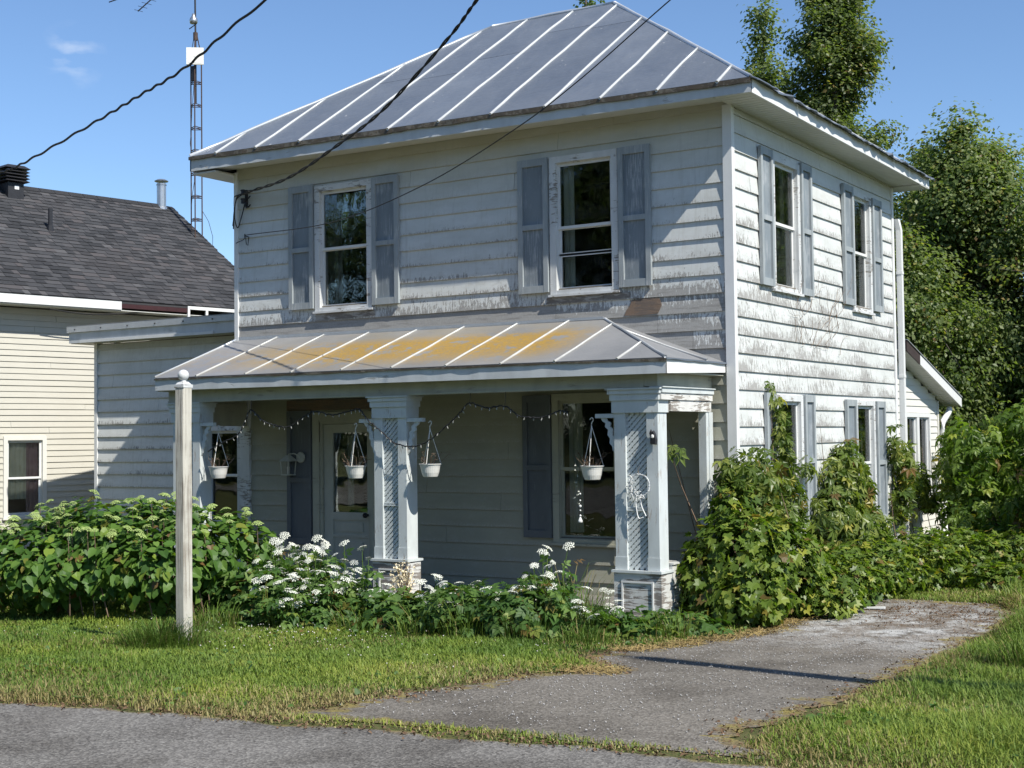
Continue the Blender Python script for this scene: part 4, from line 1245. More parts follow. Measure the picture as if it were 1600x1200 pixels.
# louvred roof vent, plumbing pipe, flue
rv = MB(); c = nroof(.90, .86)
rv.box(c.x - .16, c.x + .16, c.y - .16, c.y + .16, c.z - .22, c.z + .22)
vent = rv.build('roof_vent', 'black_metal', nb)
mb = MB()
for k in range(4):
    z = c.z + .24 + k * .062
    mb.box8([(c.x - .25, c.y - .25, z), (c.x + .25, c.y - .25, z), (c.x + .25, c.y + .25, z), (c.x - .25, c.y + .25, z), (c.x - .19, c.y - .19, z + .042), (c.x + .19, c.y - .19, z + .042), (c.x + .19, c.y + .19, z + .042), (c.x - .19, c.y + .19, z + .042)])
mb.box8([(c.x - .26, c.y - .26, c.z + .49), (c.x + .26, c.y - .26, c.z + .49), (c.x + .26, c.y + .26, c.z + .49), (c.x - .26, c.y + .26, c.z + .49), (c.x - .17, c.y - .17, c.z + .56), (c.x + .17, c.y - .17, c.z + .56), (c.x + .17, c.y + .17, c.z + .56), (c.x - .17, c.y + .17, c.z + .56)])
mb.build('louvre', 'black_metal', vent)
mb = MB(); mb.box(c.x + .161, c.x + .166, c.y - .03, c.y + .06, c.z + .09, c.z + .16); mb.build('sticker', 'white_vinyl', vent)
c = nroof(.58, 1.0); mb = MB(); mb.tube([c + Vector((0, 0, -.1)), c + Vector((0, 0, .10))], [.07, .055], 10); mb.tube([c + Vector((0, 0, .08)), c + Vector((0, 0, .42))], .042, 10)
mb.build('vent_pipe', 'black_metal', nb, smooth=False)
c = nroof(.985, 4.42); mb = MB(); mb.lathe(c, [(.13, -.15), (.12, -.02), (.10, .0), (.10, .46), (.112, .462), (.112, .48), (.10, .485), (.10, .50)], 16)
flue = mb.build('flue', 'galvanised', nb, smooth=False)
mb = MB(); mb.lathe(c + Vector((0, 0, .54)), [(.145, 0), (.15, .012), (.09, .045), (.02, .06)], 16)
for k in range(3):
    t = k * 2.1; mb.tube([c + Vector((.09 * math.cos(t), .09 * math.sin(t), .47)), c + Vector((.09 * math.cos(t), .09 * math.sin(t), .55))], .006, 4)
mb.build('rain_cap', 'galvanised', flue)

# ------------------------------------------------------------------ antenna mast
TX, TY = -13.46, 5.24
tw = thing('antenna_tower', 'rusty lattice antenna mast with white square panel rising behind the shingle roof', 'antenna mast', (TX, TY, 0))
def tri(z, r): return [Vector((TX + r * math.cos(t), TY + r * math.sin(t), z)) for t in (rad(30 + 36), rad(150 + 36), rad(270 + 36))]
for k in range(3):
    mb = MB(); mb.tube([tri(0, .125)[k], tri(9.45, .118)[k], tri(9.85, .03)[k]], .013, 6); mb.build('leg', 'rusty_steel', tw)
for i in range(21):
    z = .4 + .448 * i; q = tri(z, .12); mb = MB()
    for k in range(3): 
        a, b = q[k], q[(k + 1) % 3]; d = Vector((0, 0, .018))
        mb.tube([a - d, b - d], .008, 4); mb.tube([a + d, b + d], .008, 4)
    mb.build('cross_brace', 'rusty_steel', tw)
mb = MB(); mb.tube([(TX, TY, 8.5), (TX, TY, 9.9), (TX - .02, TY, 11.6)], [.02, .018, .016], 8); mb.build('mast_pole', 'black_metal', tw)
mb = MB(); mb.tube([(TX, TY, 9.75), (TX, TY, 9.9)], .045, 8); mb.build('top_collar', 'rusty_steel', tw)
mb = MB(); c = Vector((TX - .03, TY - .02, 10.08)); mb.lathe(c, [(.07, 0), (.085, .05), (.07, .10), (.035, .15), (.03, .19)], 10); mb.build('rotor', 'galvanised', tw, smooth=True)
vd = Vector((CAM[0] - TX, CAM[1] - TY - 3, 0)).normalized(); vr = Vector((-vd.y, vd.x, 0))
vd = Vector((.62, -.78, 0)).normalized(); vr = Vector((.78, .62, 0))
mb = MB(); c = Vector((TX + .06, TY - .06, 9.39)) + vd * .10
P = []
for zz in (-.165, .165):
    for s, dd in ((-.165, 0), (.165, 0), (.165, -.04), (-.165, -.04)): P.append(c + vr * s + vd * (dd + .0) + Vector((0, 0, zz)))
mb.box8([P[0], P[1], P[2], P[3], P[4], P[5], P[6], P[7]])
pn = mb.build('antenna_panel', 'panel_white', tw)
mb = MB()
for zz, hw in ((-.14, .13), (-.02, .03)):
    q = c + vd * .003
    mb.box8([q + vr * -hw + Vector((0, 0, zz)), q + vr * hw + Vector((0, 0, zz)), q + vr * hw - vd * .002 + Vector((0, 0, zz)), q - vr * hw - vd * .002 + Vector((0, 0, zz)), q + vr * -hw + Vector((0, 0, zz + .006)), q + vr * hw + Vector((0, 0, zz + .006)), q + vr * hw - vd * .002 + Vector((0, 0, zz + .006)), q - vr * hw - vd * .002 + Vector((0, 0, zz + .006))])
mb.build('print_line', 'galvanised', pn)
mb = MB(); mb.box(TX - .03, TX + .05, TY - .10, TY - .03, 8.93, 9.22); mb.build('bracket', 'black_metal', tw)
mb = MB(); mb.tube([(TX + .05 * math.sin(k * .9), TY - .10 + .02 * math.sin(k * 1.7), 9.2 - .25 * k) for k in range(34)], .006, 4); mb.build('cable', 'black_rubber', tw)
mb = MB(); mb.tube([tri(6.4, .13)[0], tri(6.35, .13)[0] + Vector((.10, .06, -.15)), tri(6.1, .13)[0] + Vector((.17, .1, -.2)), tri(5.6, .13)[0] + Vector((.16, .1, -.2))], .005, 4); mb.build('cable', 'black_rubber', tw)
mb = MB(); mb.tube([(TX, TY, 10.06), (TX - .12, TY - .05, 9.98)], .01, 5); mb.build('stub', 'black_metal', tw)
# yagi on top, seen only by its lower elements
ya = Vector((TX, TY, 11.1)); ydir = Vector((-.55, -.50, -.35)).normalized()
ydir = (Vector((-14.36, 4.59, 10.315)) - Vector((-14.08, 4.76, 10.60))).normalized()
ptip = Vector((-14.36, 4.59, 10.315))
mb = MB(); mb.tube([ptip, ptip - ydir * 1.0], .012, 6); mb.tube([ptip - ydir * 1.0, Vector((TX - .02, TY, 11.45))], .012, 6)
boom = mb.build('antenna_boom', 'black_metal', tw)
el = Vector((.80, .52, -.26)).normalized()
for k in range(5):
    q = ptip - ydir * (.02 + .105 * k); mb = MB(); hw = .085 + .008 * k
    mb.tube([q - el * hw, q + el * hw], .0045, 4); mb.build('antenna_rod', 'black_metal', boom)
q = Vector((-14.78, 4.313, 10.52)); mb = MB(); mb.tube([q - Vector((.05, .03, .02)), q + Vector((.08, .05, .03))], .012, 5); mb.tube([q + Vector((.08, .05, .03)), ptip - ydir * .9], .01, 5); mb.build('antenna_rod', 'black_metal', boom)

tw.location = (-15.993, 7.74, -.25); tw.scale = (1.13,) * 3      # the mast stands in the yard behind the neighbour's gable

# ------------------------------------------------------------------ pole and wires
PB = Vector((9.0, -5.9, 0)); pbz = float(gz(PB.x, PB.y))
pole = thing('utility_pole', 'round wooden utility pole beside the driveway that casts the long dark shadow band', 'utility pole', (PB.x, PB.y, pbz))
mb = MB(); mb.tube([(PB.x, PB.y, pbz - .3), (PB.x, PB.y, 5), (PB.x, PB.y, 9.45)], [.165, .145, .125], 14); mb.build('post', 'pole_wood', pole, smooth=True)
mb = MB(); mb.box(PB.x - .15, PB.x - .10, PB.y - .12, PB.y + .12, 8.6, 9.2); mb.build('bracket', 'black_metal', pole)
def smooth_path(pts, n=14):
    P = [Vector(p) for p in pts]; P = [P[0] * 2 - P[1]] + P + [P[-1] * 2 - P[-2]]
    out = []
    for i in range(1, len(P) - 2):
        for k in range(n):
            t = k / n
            a, b, c, d = P[i - 1], P[i], P[i + 1], P[i + 2]
            out.append(.5 * ((2 * b) + (c - a) * t + (2 * a - 5 * b + 4 * c - d) * t * t + (3 * b - 3 * c + d - a) * t ** 3))
    out.append(P[-2])
    return out
svc = [(-7.133, -.14, 5.305), (-5.891, -.603, 5.317), (-4.719, -1.107, 5.47), (-3.536, -1.615, 5.694), (-2.247, -2.169, 6.158), (-1.725, -2.393, 6.415), (-1.2, -2.58, 6.66), (-.3, -2.9, 7.02), (1.2, -3.4, 7.5), (3.5, -4.2, 8.05), (8.95, -5.9, 9.15)]
sp = smooth_path(svc, 40)
mb = MB()
for ph in (0, math.pi):
    q = []
    for i, p in enumerate(sp):
        t = i * .33 + ph + .5 * math.sin(i * .05)
        q.append(p + Vector((0, .012 * math.cos(t), .012 * math.sin(t))))
    mb.tube(q, .0105, 5)
w_ = mb.build('power_cable', 'black_rubber'); tag(w_, 'thick black twisted cable running to the iron rack under the white eave', 'cable')
mb = MB()
tails = [[(-7.133, -.14, 5.30), (-7.26, -.12, 5.24), (-7.33, -.10, 5.05), (-7.36, -.08, 4.85)], [(-7.133, -.13, 5.32), (-7.24, -.14, 5.26), (-7.30, -.12, 5.02), (-7.28, -.08, 4.86), (-7.24, -.05, 5.0), (-7.16, -.05, 5.22)],
         [(-7.133, -.12, 5.31), (-7.35, -.05, 5.31), (-7.42, .0, 5.26), (-7.42, .0, 5.10), (-7.39, -.06, 4.9)]]
for tpts in tails: mb.tube(smooth_path(tpts, 8), .008, 5)
tl = mb.build('wire_tail', 'black_rubber'); tl.parent = w_
thin = [(-7.133, -.10, 4.74), (-4.945, -.848, 4.624), (-3.071, -1.526, 4.775), (-1.509, -2.092, 5.087), (-.496, -2.459, 5.389), (.699, -2.892, 5.843), (2.0, -3.36, 6.3), (4.6, -4.3, 7.2), (8.95, -5.9, 8.7)]
mb = MB(); mb.tube(smooth_path(thin, 20), .0062, 5)
o = mb.build('telephone_wire', 'black_rubber'); tag(o, 'thin black wire crossing before an upper window to the small wall hook', 'cable')
mb = MB(); mb.tube(smooth_path([(-7.133, -.10, 4.74), (-7.20, -.04, 4.70), (-7.34, -.04, 4.66), (-7.40, .02, 4.64)], 6), .005, 5); x = mb.build('wire_tail', 'black_rubber'); x.parent = o
c1 = [(-15.2, .0, 6.0), (-13.2, -.2, 6.05), (-11.829, -.485, 6.077), (-10.931, -.718, 6.101), (-8.734, -1.289, 6.304), (-7.512, -1.607, 6.432), (-6.403, -1.895, 6.557), (-4.657, -2.349, 6.96), (0, -3.55, 7.8), (8.95, -5.9, 9.2)]
mb = MB(); q = smooth_path(c1, 30); mb.tube([p + Vector((0, 0, .012 * math.sin(i * .75))) for i, p in enumerate(q)], .0155, 6)
o = mb.build('power_cable', 'black_rubber'); tag(o, 'black cable sagging across open sky in front of the louvred roof vent', 'cable')

# ------------------------------------------------------------------ wooden post on the lawn
px, py = -3.06, -5.19; pz0 = float(gz(px, py))
post = thing('wooden_post', 'weathered square wooden post with white ball finial on the lawn', 'post', (px, py, pz0))
def rot_box(mb, cx, cy, h, a, z0, z1, top=None):
    c, s = math.cos(a), math.sin(a); P = []
    for z, hh in ((z0, h), (z1, top or h)):
        for u, v in ((-hh, -hh), (hh, -hh), (hh, hh), (-hh, hh)): P.append((cx + u * c - v * s, cy + u * s + v * c, z))
    mb.box8(P)
pa = YAW + rad(90 - 32) - rad(90)
mb = MB(); nz = 12; h = .055
ca, sa = math.cos(pa), math.sin(pa); rg = random.Random(2)
prev = None
ch = .010
for i in range(nz + 1):
    z = pz0 - .2 + (2.31 - (-.2)) * i / nz
    ring = []
    jx, jy = rg.uniform(-.002, .002), rg.uniform(-.002, .002)
    for u, v in ((-h + ch, -h), (h - ch, -h), (h, -h + ch), (h, h - ch), (h - ch, h), (-h + ch, h), (-h, h - ch), (-h, -h + ch)):
        ring.append((px + jx + u * ca - v * sa, py + jy + u * sa + v * ca, z))
    if prev:
        for k in range(8): mb.quad(prev[k], prev[(k + 1) % 8], ring[(k + 1) % 8], ring[k])
    prev = ring
i0 = len(mb.v); mb.v += prev; mb.f.append(tuple(range(i0, i0 + 8)))
mb.build('post_shaft', 'post_wood', post)
zt = pz0 + 2.31
mb = MB(); rot_box(mb, px, py, .058, pa, zt + .001, zt + .03); rot_box(mb, px, py, .05, pa, zt + .031, zt + .055, .03); mb.build('cap', 'trim_peeling', post)
mb = MB(); r = .0505; c = (px, py, zt + .055 + .058)
mb.lathe(c, [(.028, -.06), (.026, -.048)] + [(r * math.cos(t), r * math.sin(t)) for t in np.linspace(-1.1, 1.5, 12)] + [(.004, r)], 20)
mb.build('ball_finial', 'trim_paint', post, smooth=True)
mb = MB(); rot_box(mb, px - .075 * ca, py - .075 * sa, .012, pa, pz0 + 1.85, pz0 + 2.30); mb.build('batten', 'post_wood', post)

# ------------------------------------------------------------------ hanging baskets
def planter(x, ztop, zrim, label, seed=0):
    rg = random.Random(seed)
    y = -1.30
    t = thing('hanging_planter', label, 'hanging basket', (x, y, zrim - .15), 'white hanging baskets along the porch')
    mb = MB()
    H = .15
    mb.lathe((x, y, zrim - H), [(.074, 0), (.084, .006), (.100, .05), (.114, H - .035), (.116, H - .033), (.121, H - .010), (.130, H - .008), (.131, H), (.122, H + .001), (.116, H - .02)], 28)
    mb.build('bowl', 'pot_plastic', t, smooth=False)
    mb = MB(); mb.lathe((x, y, zrim - .03), [(.108, 0), (.112, .012), (.05, .018)], 20); mb.build('soil', 'potting_soil', t)
    zk = ztop - .09
    for k in range(3):
        a = rad(90 * 0 + 120 * k - 75)
        mb = MB(); mb.tube([(x + .124 * math.cos(a), y + .124 * math.sin(a), zrim - .004), (x, y, zk)], .0045, 5); mb.build('strap', 'pot_plastic', t)
    mb = MB(); mb.tube(smooth_path([(x, y, zk - .03), (x, y, zk + .03), (x + .022, y, zk + .065), (x + .005, y, ztop), (x - .02, y, zk + .07)], 5), .0055, 6); mb.build('hook', 'pot_plastic', t)
    mb = MB()
    for k in range(16):
        a = rg.uniform(0, 6.28); r0 = rg.uniform(.02, .09); l = rg.uniform(.07, .19)
        p0 = Vector((x + r0 * math.cos(a), y + r0 * math.sin(a), zrim - .02)); d = Vector((math.cos(a) * .6, math.sin(a) * .6, rg.uniform(.5, 1.2))).normalized()
        p1 = p0 + d * l; p2 = p1 + Vector((rg.uniform(-.05, .05), rg.uniform(-.05, .05), rg.uniform(-.02, .04)))
        mb.tube([p0, p1, p2], [.003, .0025, .0015], 4)
        for q in (p1, p2):
            e = Vector((rg.uniform(-.02, .02), rg.uniform(-.02, .02), rg.uniform(.0, .02)))
            mb.tri(q, q + e + Vector((.008, 0, .006)), q + e * 1.6)
    mb.build('dry_stems', 'twig_brown', t)
    return t
planter(-6.46, 2.125, 1.610, 'white hanging basket with dry stems at the porch column behind the lawn post', 1)
planter(-4.245, 2.12, 1.622, 'white hanging basket hanging before the glass of the porch door', 2)
planter(-3.165, 2.13, 1.645, 'white hanging basket against bare siding beside the middle column', 3)
p4 = planter(-1.065, 2.13, 1.625, 'white hanging basket with white blossoms before the wide dark porch window', 4)
mb = MB(); rg = random.Random(8)
for k in range(9):
    q = Vector((-1.20 + rg.uniform(-.06, .04), -1.36, 1.62 - .05 * k + rg.uniform(-.02, .02)))
    for j in range(3):
        a = rg.uniform(0, 6.28); mb.tri(q, q + Vector((.016 * math.cos(a), -.01, .016 * math.sin(a))), q + Vector((.016 * math.cos(a + 1.1), .006, .016 * math.sin(a + 1.1))))
mb.build('blossom', 'petal_white', p4, kind='stuff')
mb = MB(); mb.tube([(-1.19, -1.35, 1.62), (-1.185, -1.35, 1.40), (-1.19, -1.35, 1.05)], .002, 4)
wc = thing('bead_string', 'fine string of white beads dangling below the hanging basket at the wide window', 'ornament', (-1.19, -1.35, 1.05))
mb.build('cord', 'black_rubber', wc)
for z, r in ((1.33, .012), (1.26, .010), (1.20, .016), (1.155, .010), (1.10, .013)):
    mb = MB(); mb.lathe((-1.188, -1.35, z), [(.003, -r), (r, -r * .2), (r * .8, r * .5), (.003, r)], 8); mb.build('bead', 'white_paint', wc, smooth=True)
mb = MB(); mb.lathe((-1.19, -1.35, 1.03), [(.028, 0), (.024, .02), (.010, .05), (.004, .06)], 8); mb.build('bell', 'white_paint', wc, smooth=True)

# ------------------------------------------------------------------ string lights
sl = [(-6.55, 1.80), (-6.264, 1.923), (-6.046, 2.001), (-5.916, 2.158), (-5.819, 2.306), (-5.619, 2.177), (-5.431, 2.119), (-5.205, 2.092), (-4.97, 2.204), (-4.769, 2.269), (-4.522, 2.226), (-4.279, 2.259), (-4.106, 2.278), (-3.994, 2.164), (-3.789, 2.02), (-3.623, 1.901), (-3.395, 1.841), (-3.17, 1.883), (-2.858, 2.073), (-2.682, 2.213), (-2.551, 2.316), (-2.339, 2.262), (-2.088, 2.271), (-1.884, 2.162), (-1.617, 2.144), (-1.402, 2.208), (-1.30, 2.19)]
st = thing('string_lights', 'string of fairy lights on dark cord draped along the porch front', 'string lights', (-3.7, -1.39, 2.1))
path = smooth_path([(x, -1.395, z) for x, z in sl], 10)
rg = random.Random(6)
mb = MB(); mb.tube([p + Vector((0, rg.uniform(-.003, .003), rg.uniform(-.007, .007))) for p in path], .0085, 5)
for x in (-5.819, -2.551, -2.088): mb.tube([(x, -1.395, dict(sl)[x]), (x, -1.375, 2.43)], .0035, 4)
mb.build('cord', 'black_rubber', st)
bulb_me = None
for i in range(4, len(path), 4):
    p = path[i]
    if bulb_me is None:
        mb = MB(); mb.lathe((0, 0, 0), [(.004, 0), (.005, -.012), (.004, -.014)][::-1], 6); mb.lathe((0, 0, -.014), [(.002, -.020), (.0062, -.012), (.0062, -.004), (.004, 0)], 8)
        b = mb.build('bulb', 'bulb_glass', st, at=(0, 0, 0)); bulb_me = b.data
    else:
        b = link('bulb', bulb_me, st)
    b.location = p - wl(st) + Vector((rg.uniform(-.01, .01), -.004, -.006)); b.rotation_euler = (rg.uniform(-.5, .5), rg.uniform(-.6, .6), 0)

# ------------------------------------------------------------------ wall lantern, wreath, small ornament, scrap
x, z = -6.315, 1.62
la = thing('wall_lantern', 'small white wall lantern mounted beside the porch door', 'wall lamp', (x, -.058, z))
mb = MB(); mb.tube([(x + .13, -.058, z + .08), (x + .13, -.075, z + .08)], [.075, .065], 16); mb.tube(smooth_path([(x + .13, -.07, z + .08), (x + .09, -.14, z + .13), (x, -.16, z + .12)], 6), .009, 6); mb.build('wall_plate', 'door_paint', la)
mb = MB(); c = (x, -.16)
mb.box8([(c[0] - .09, c[1] - .09, z + .03), (c[0] + .09, c[1] - .09, z + .03), (c[0] + .09, c[1] + .09, z + .03), (c[0] - .09, c[1] + .09, z + .03), (c[0] - .025, c[1] - .025, z + .11), (c[0] + .025, c[1] - .025, z + .11), (c[0] + .025, c[1] + .025, z + .11), (c[0] - .025, c[1] + .025, z + .11)])
mb.box(c[0] - .07, c[0] + .07, c[1] - .07, c[1] + .07, z - .155, z - .14)
for sx in (-1, 1):
    for sy in (-1, 1): mb.tube([(c[0] + sx * .06, c[1] + sy * .06, z - .14), (c[0] + sx * .072, c[1] + sy * .072, z + .03)], .007, 4)
mb.build('cage', 'door_paint', la)
mb = MB(); mb.tube([(c[0], c[1], z - .14), (c[0], c[1], z - .04)], .016, 8); mb.build('candle', 'curtain_cloth', la)

x, z = -.475, 1.425; y = -1.372
wr = thing('wreath', 'twiggy white wreath with long ribbon tails on the lattice of the vine-side column', 'wreath', (x, y, z))
rg = random.Random(9)
mb = MB(); R0 = .115
for k in range(3):
    mb.tube([(x + (R0 + rg.uniform(-.006, .006)) * math.cos(t), y + rg.uniform(-.006, .006), z + (R0 + rg.uniform(-.006, .006)) * math.sin(t)) for t in np.linspace(0, 2 * math.pi, 26)], .006, 5)
mb.build('hoop', 'twig_brown' if False else 'trim_paint', wr)
mb = MB()
for k in range(46):
    a = rg.uniform(2.3, 5.2); rr = R0 + rg.uniform(-.05, .03)
    p = Vector((x + rr * math.cos(a), y - .01, z + rr * math.sin(a))); d = Vector((rg.uniform(-1, 1), rg.uniform(-.6, 0), rg.uniform(-1, 1))).normalized() * rg.uniform(.02, .05)
    mb.tube([p, p + d * .6, p + d + Vector((0, 0, -.01))], [.004, .004, .002], 4)
mb.build('twig_tuft', 'white_paint', wr, kind='stuff')
for pts in ([(x - .03, y - .01, z - .10), (x - .035, y - .015, z - .2), (x - .01, y - .01, z - .33), (x + .045, y - .01, z - .325)], [(x + .005, y - .01, z - .11), (x + .03, y - .015, z - .21), (x + .075, y - .01, z - .31)]):
    mb = MB(); mb.tube(smooth_path(pts, 5), .007, 5); mb.build('ribbon', 'white_paint', wr)
mb = MB(); mb.tube(smooth_path([(x, y, z + .11), (x - .015, y, z + .16), (x + .01, y, z + .20)], 4), .003, 4); mb.build('hanger', 'twig_brown', wr)
x, z = -.312, 1.915; y = -1.352
o_ = thing('column_ornament', 'small black ornament with a pale spot nailed on the porch column above the wreath', 'ornament', (x, y, z))
mb = MB()
prof = [(-.035, -.07), (.035, -.075), (.04, -.02), (.028, .03), (.005, .075), (-.012, .06), (-.03, .085), (-.045, .05), (-.03, .0)]
mb.prism([(x + a, y, z + b) for a, b in prof], [(x + a * .8, y - .03, z + b * .85) for a, b in prof]); mb.build('body', 'black_metal', o_)
mb = MB(); mb.lathe((x, y - .03, z + .01), [(.004, -.02), (.017, -.01), (.017, .012), (.004, .02)], 8); mb.build('spot', 'white_paint', o_)
x, y = 1.174, .864
mb = MB(); mb.box8([(x - .16, y - .05, .014), (x + .15, y + .02, .014), (x + .14, y + .09, .014), (x - .15, y + .02, .014), (x - .16, y - .05, .024), (x + .15, y + .02, .034), (x + .14, y + .09, .036), (x - .15, y + .02, .024)])
o = mb.build('paper_scrap', 'white_paint', at=(x, y, .014)); tag(o, 'flat white scrap lying on the gravel near the far end of the driveway', 'litter')

# ------------------------------------------------------------------ vegetation helpers
def tris_mesh(name, V, Fi, mat, parent=None, org=(0, 0, 0), attrs=None, kind=None, smooth=False):
    me = bpy.data.meshes.new(name)
    V = np.asarray(V, np.float64) - np.asarray(org, np.float64)
    Fi = np.asarray(Fi, np.int32)
    me.vertices.add(len(V)); me.vertices.foreach_set('co', V.astype(np.float32).ravel())
    k = Fi.shape[1]
    me.loops.add(Fi.size); me.loops.foreach_set('vertex_index', Fi.ravel())
    me.polygons.add(len(Fi)); me.polygons.foreach_set('loop_start', np.arange(0, Fi.size, k, dtype=np.int32))
    if smooth: me.polygons.foreach_set('use_smooth', np.ones(len(Fi), bool))
    me.update(calc_edges=True)
    for nm, val in (attrs or {}).items():
        me.attributes.new(nm, 'FLOAT', 'FACE').data.foreach_set('value', np.asarray(val, np.float32))
    me.materials.append(MT[mat])
    return link(name, me, parent, org, kind)

def unit(v): return v / np.maximum(np.linalg.norm(v, axis=-1, keepdims=True), 1e-9)

# leaf templates: x across, y along from the stalk, z out of the face
def T_heart():
    v = [(0, .02, 0), (-.30, -.06, .03), (-.46, .22, .07), (-.33, .62, .05), (0, 1.0, -.10), (.33, .62, .05), (.46, .22, .07), (.30, -.06, .03), (0, .5, -.02)]
    f = [(0, 8, 1), (1, 8, 2), (2, 8, 3), (3, 8, 4), (4, 8, 5), (5, 8, 6), (6, 8, 7), (7, 8, 0)]
    return np.array(v, float), np.array(f)
def T_lobed():
    v = [(0, 0, 0), (-.34, -.12, .02), (-.55, .22, .07), (-.34, .34, .03), (-.40, .70, .05), (-.16, .62, .01), (0, 1.0, -.08), (.16, .62, .01), (.40, .70, .05), (.34, .34, .03), (.55, .22, .07), (.34, -.12, .02), (0, .4, -.03)]
    f = [(12, i, i + 1) for i in range(1, 11)] + [(0, 12, 1), (0, 11, 12)]
    return np.array(v, float), np.array([(a, c, b) for a, b, c in f])
def T_palm():
    """five leaflets from one point (creeper)"""
    V = []; Fc = []
    for a, l in ((-1.45, .62), (-.72, .88), (0, 1.0), (.72, .88), (1.45, .62)):
        d = np.array([math.sin(a), math.cos(a)]); n = np.array([d[1], -d[0]])
        i = len(V)
        for t, w, z in ((.04, 0, 0), (.55, -.17, .05), (.55, 0, -.01), (.55, .17, .05), (1.0, 0, -.14)):
            p = d * t * l + n * w * l; V.append((p[0], p[1], z * l))
        Fc += [(i, i + 2, i + 1), (i, i + 3, i + 2), (i + 1, i + 2, i + 4), (i + 2, i + 3, i + 4)]
    return np.array(V, float), np.array(Fc)
def T_pinnate():
    """three to five drooping leaflets along a stalk (box elder, goutweed)"""
    V = []; Fc = []
    def leaflet(o, a, l, w):
        d = np.array([math.sin(a), math.cos(a)]); n = np.array([d[1], -d[0]]); i = len(V)
        for t, ww, z in ((.0, 0, 0), (.5, -w, .03), (.5, 0, -.02), (.5, w, .03), (1.0, 0, -.12)):
            p = np.array(o) + d * t * l + n * ww; V.append((p[0], p[1], z - .1 * (p[1])))
        Fc.extend([(i, i + 2, i + 1), (i, i + 3, i + 2), (i + 1, i + 2, i + 4), (i + 2, i + 3, i + 4)])
    leaflet((0, .5), 0, .55, .15); leaflet((0, .42), -.9, .45, .13); leaflet((0, .42), .9, .45, .13); leaflet((0, .16), -1.1, .38, .11); leaflet((0, .16), 1.1, .38, .11)
    return np.array(V, float), np.array(Fc)
def T_simple():
    v = [(0, 0, 0), (-.30, .42, .05), (0, .45, -.03), (.30, .42, .05), (0, 1.0, -.08)]
    f = [(0, 2, 1), (0, 3, 2), (1, 2, 4), (2, 3, 4)]
    return np.array(v, float), np.array(f)

def T_small():
    v = [(0, 0, 0), (-.34, .45, .06), (0, 1.0, -.06), (.34, .45, .06)]
    return np.array(v, float), np.array([(0, 2, 1), (0, 3, 2)])

def basis(N, T):
    N = unit(N); T = T - (T * N).sum(1, keepdims=True) * N; T = unit(T)
    return np.cross(T, N), T, N

def leaf_batch(name, tmpl, P, N, T, S, mat, parent, kind='stuff', rnd=None, rg=RNG):
    tv, tf = tmpl
    B, T, N = basis(N, T)
    n = len(P)
    cup = rg.uniform(.4, 1.8, (n, 1, 1))
    V = P[:, None] + S[:, None, None] * (tv[None, :, 0:1] * B[:, None] + tv[None, :, 1:2] * T[:, None] + tv[None, :, 2:3] * cup * N[:, None])
    Fi = (np.arange(n) * len(tv))[:, None, None] + tf[None]
    r = rg.random(n) if rnd is None else rnd
    return tris_mesh(name, V.reshape(-1, 3), Fi.reshape(-1, 3), mat, parent, tuple(wl(parent)), {'rnd': np.repeat(r, len(tf))}, kind)

def leaf_parts(tmpl, P, N, T, S, mat, parent, name='leaf', nvar=5):
    """each leaf an object of its own; alike leaves share a few meshes"""
    tv, tf = tmpl
    B, T, N = basis(N, T)
    meshes = []
    for k in range(nvar):
        v = tv.copy(); v[:, 2] *= .5 + .45 * k; v[:, 0] *= 1 + .06 * (k - 2)
        me = bpy.data.meshes.new(name); me.from_pydata(v.tolist(), [], tf.tolist()); me.materials.append(MT[mat]); me.update()
        meshes.append(me)
    org = np.array(wl(parent))
    for i in range(len(P)):
        o = bpy.data.objects.new(name, meshes[i % nvar]); C.objects.link(o); o.parent = parent
        s = S[i]
        o.matrix_basis = Matrix(((B[i, 0] * s, T[i, 0] * s, N[i, 0] * s, P[i, 0] - org[0]), (B[i, 1] * s, T[i, 1] * s, N[i, 1] * s, P[i, 1] - org[1]), (B[i, 2] * s, T[i, 2] * s, N[i, 2] * s, P[i, 2] - org[2]), (0, 0, 0, 1)))

def blob_points(blobs, n, shell=(.72, 1.06), inside=.80, floor=None, rg=RNG, lump=.16, weights=None):
    """points through the outer shell of a union of ellipsoids; returns points and outward directions"""
    c = np.array([b[:3] for b in blobs], float); r = np.array([b[3:6] for b in blobs], float)
    area = (r[:, 0] * r[:, 1] + r[:, 1] * r[:, 2] + r[:, 0] * r[:, 2])
    w = area / area.sum()
    out_p, out_n = [], []
    got = 0
    for _ in range(12):
        m = int((n - got) * 1.8) + 50
        k = rg.choice(len(c), m, p=w)
        d = unit(rg.normal(size=(m, 3)))
        rr = rg.uniform(shell[0], shell[1], (m, 1))
        wave = 1 + lump * np.sin(d[:, 0:1] * 5 + k[:, None]) * np.sin(d[:, 1:2] * 6 + 2 * k[:, None]) * np.cos(d[:, 2:3] * 5 + k[:, None])
        p = c[k] + d * r[k] * rr * wave
        q = np.linalg.norm((p[:, None] - c[None]) / r[None], axis=2)
        q[np.arange(m), k] = 9
        ok = (q.min(1) > inside) if len(c) > 1 else np.ones(m, bool)
        if floor is not None: ok &= p[:, 2] > floor(p[:, 0], p[:, 1])
        out_p.append(p[ok]); out_n.append(unit(d / r[k])[ok]); got += ok.sum()
        if got >= n: break
    return np.concatenate(out_p)[:n], np.concatenate(out_n)[:n]

